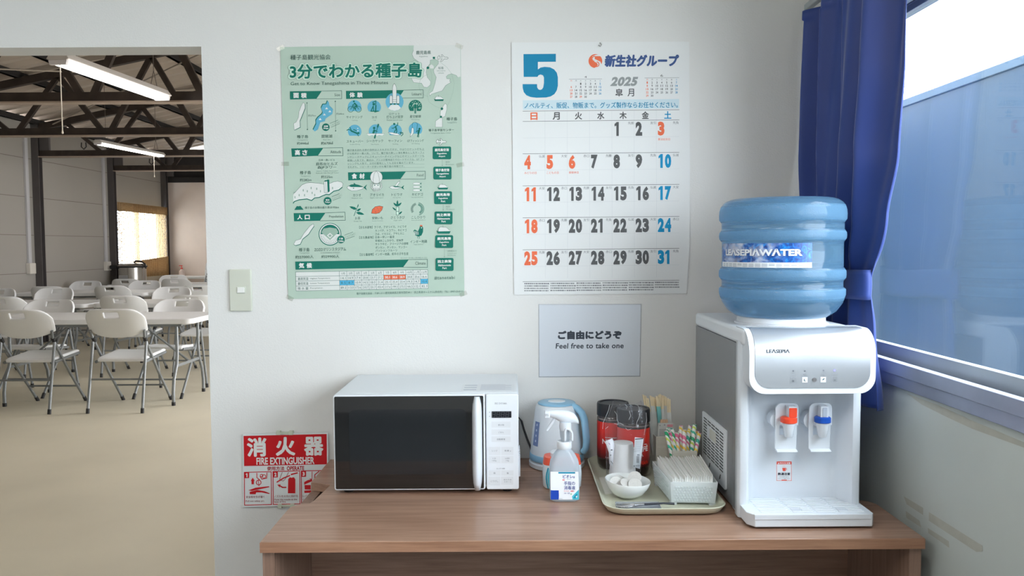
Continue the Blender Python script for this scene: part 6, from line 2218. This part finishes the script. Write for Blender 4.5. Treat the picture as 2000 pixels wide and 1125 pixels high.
# ---- notice in a clear sleeve
ny = YW - .0028
nt_ = wall_sheet('paper_notice', ((1053, 595.5), (1251.5, 595), (1249, 734), (1053.5, 735.3)), ny, M('laminated_paper', (214, 219, 226), .14, spec=.5, vary=.006), 'small white laminated notice below the calendar inviting people to take one', 'notice', th=.0012)
S = Sheet(nt_, flat(ny, .0002), {'k': INK(60, 66, 76), 'w': INK(226, 230, 236, .3)}, lambda x, y: -.006)
S.view(1030, 580, 6.248)
S.text('ご自由にどうぞ', 372, 410, 1152, 518, 'k', .05)
S.text('Feel free to take one', 345, 562, 1175, 629, 'k', .022, shear=.08, space=1.05)
S.flush('notice_lettering')
build('laminate_edge', MB().prism([(p.x, p.z) for p in [on_y(a, b, ny) for a, b in ((1051.5, 594), (1253, 593.4), (1250.6, 735.6), (1052.2, 737))]], ny + .0006, ny + .0011, 'y'), clear('laminate_film', (246, 248, 252), gloss=.05, rough=.08, base=.12), nt_)

# ---- fire extinguisher sign
ey = YW - .010
sg = wall_sheet('fire_extinguisher_sign', ((473.8, 847.8), (640.8, 844.9), (641.8, 986), (475, 990.4)), ey, M('sign_plate_white', (222, 226, 226), .3, vary=.004), 'red and white sign for a fire extinguisher low on the wall beside the desk', 'sign', th=.003)
S = Sheet(sg, flat(ey, .0002), {'r': INK(196, 26, 34, .35), 'w': INK(232, 234, 232, .35), 'd': INK(172, 34, 44, .35), 'p': INK(236, 238, 236, .35), 'k': INK(150, 60, 66)}, lambda x, y: -.014)
S.view(430, 800, 3.462)
S.poly([(158, 178), (720, 165), (722, 370), (162, 382)], 'r')
S.layer()
S.text('消', 180, 189, 314, 319, 'w', .028)
S.text('火', 375, 185, 508, 313, 'w', .028)
S.text('器', 567, 183, 698, 312, 'w', .028)
S.text('FIRE EXTINGUISHER', 245, 322, 638, 371, 'w', .03)
S.text('使用方法', 317, 384, 434, 412, 'd', .02)
S.text('OPERATE', 450, 382, 568, 411, 'd', .035)
for x0, y0, x1, y1, n_ in ((163, 424, 345, 646, '1'), (357, 419, 538, 641, '2'), (548, 415, 720, 636, '3')):
    S.line([(x0, y0), (x1, y0 - 4), (x1 + 2, y1 - 4), (x0 + 2, y1)], 5, 'r', True)
    S.poly([(x0, y0), (x0 + 33, y0 - 1), (x0 + 33, y0 + 39), (x0, y0 + 40)], 'r')
    S.layer()
    if n_ == '1':
        S.poly([(x0 + u, y0 + v) for u, v in ((9, 12), (15, 7), (22, 7), (22, 33), (15, 33), (15, 14), (9, 17))], 'w')
    else:
        S.text(n_, x0 + 9, y0 + 7, x0 + 24, y0 + 33, 'w', .05)
S.poly([(212, 505), (212, 482), (207, 482), (220, 460), (233, 482), (228, 482), (228, 505)], 'r')
S.ring(260, 493, 16, 5, 'r')
S.line([(248, 430), (248, 460), (266, 474)], 5, 'r')
S.line([(316, 428), (314, 464), (282, 470), (270, 452)], 5, 'r')
S.ring(296, 452, 12, 4, 'r')
S.ring(280, 446, 9, 4, 'r')
S.line([(258, 476), (262, 516)], 4, 'r')
S.poly([(190, 546), (240, 528), (330, 518), (334, 524), (260, 540), (214, 550)], 'r')
S.poly([(200, 556), (250, 544), (300, 552), (336, 566), (330, 570), (280, 560), (244, 560), (240, 572), (200, 572)], 'r')
S.poly([(460, 470), (470, 458), (500, 458), (508, 472), (508, 566), (458, 566)], 'r')
S.line([(482, 455), (482, 438), (522, 428)], 9, 'r')
S.line([(470, 446), (430, 462), (384, 490)], 8, 'r')
S.disc(483, 452, 9, 'w')
S.line([(420, 424), (402, 470), (425, 484), (440, 470), (462, 424)], 3, 'k')
S.poly([(448, 530), (420, 530), (404, 520), (404, 528), (386, 508), (410, 506), (406, 512), (424, 522), (448, 522)], 'r')
S.poly([(568, 490), (590, 478), (620, 470), (622, 484), (600, 494), (568, 508)], 'r')
S.poly([(570, 510), (612, 510), (612, 540), (572, 540)], 'r')
S.poly([(568, 548), (614, 546), (620, 562), (570, 564)], 'r')
S.line([(622, 420), (620, 470), (606, 468)], 4, 'r')
S.line([(668, 418), (640, 440), (640, 560)], 6, 'r')
for b, q in (('安全栓を引き抜く', (175, 582, 300, 598)), ('Pull out safety pin.', (173, 612, 300, 627)), ('ノズルを火元に向ける', (365, 577, 525, 593)), ('Point the nozzle at the', (366, 601, 520, 614)), ('base of fire.', (366, 616, 446, 629)), ('レバーを握る', (557, 575, 660, 591)), ('Grip the lever.', (557, 603, 660, 617))):
    S.text(b, *q, 'k', .004)
S.flush('sign_print')
clip = M('clip_plastic', (200, 206, 188), .4)
for (px, py, s) in ((556, 845.5, 1), (559, 988, -1)):
    p = on_y(px, py, ey)
    mb = MB()
    mb.box(p.x - .026, p.x + .026, ey - .003, YW, p.z - .001 * s - .003, p.z - .001 * s + .003)
    for dx in (-.0245, .0125):
        mb.box(p.x + dx, p.x + dx + .012, ey - .0035, YW, p.z - .006, p.z + .006)
    build('sign_clip', mb, clip, sg, bevel=.001)

# ---- light switch
a, b = on_y(448.5, 526, YW), on_y(494, 607.5, YW)
lsw = thing('light_switch', ((a.x + b.x) / 2, YW, b.z), 'pale green plastic light switch plate on the wall beside the doorway', 'light switch')
build('plate', MB().prism(rounded(a.x, b.x, b.z, a.z, .004, 5), YW - .009, YW, 'y'), M('switch_plate', (208, 210, 196), .35, vary=.005), lsw, bevel=.003)
c = on_y(471, 566.5, YW - .009)
build('rocker_frame', MB().box(c.x - .0135, c.x + .0135, YW - .0105, YW - .008, c.z - .010, c.z + .010), M('switch_frame', (206, 210, 196), .35), lsw, bevel=.001)
build('rocker', MB().prism([(YW - .008, c.z - .008), (YW - .0145, c.z - .008), (YW - .0115, c.z + .008), (YW - .008, c.z + .008)], c.x - .0105, c.x + .0105, 'x'), M('switch_rocker', (232, 232, 228), .3), lsw, bevel=.001)

# the lettering helper curve is not part of the scene
bpy.data.objects.remove(_to)
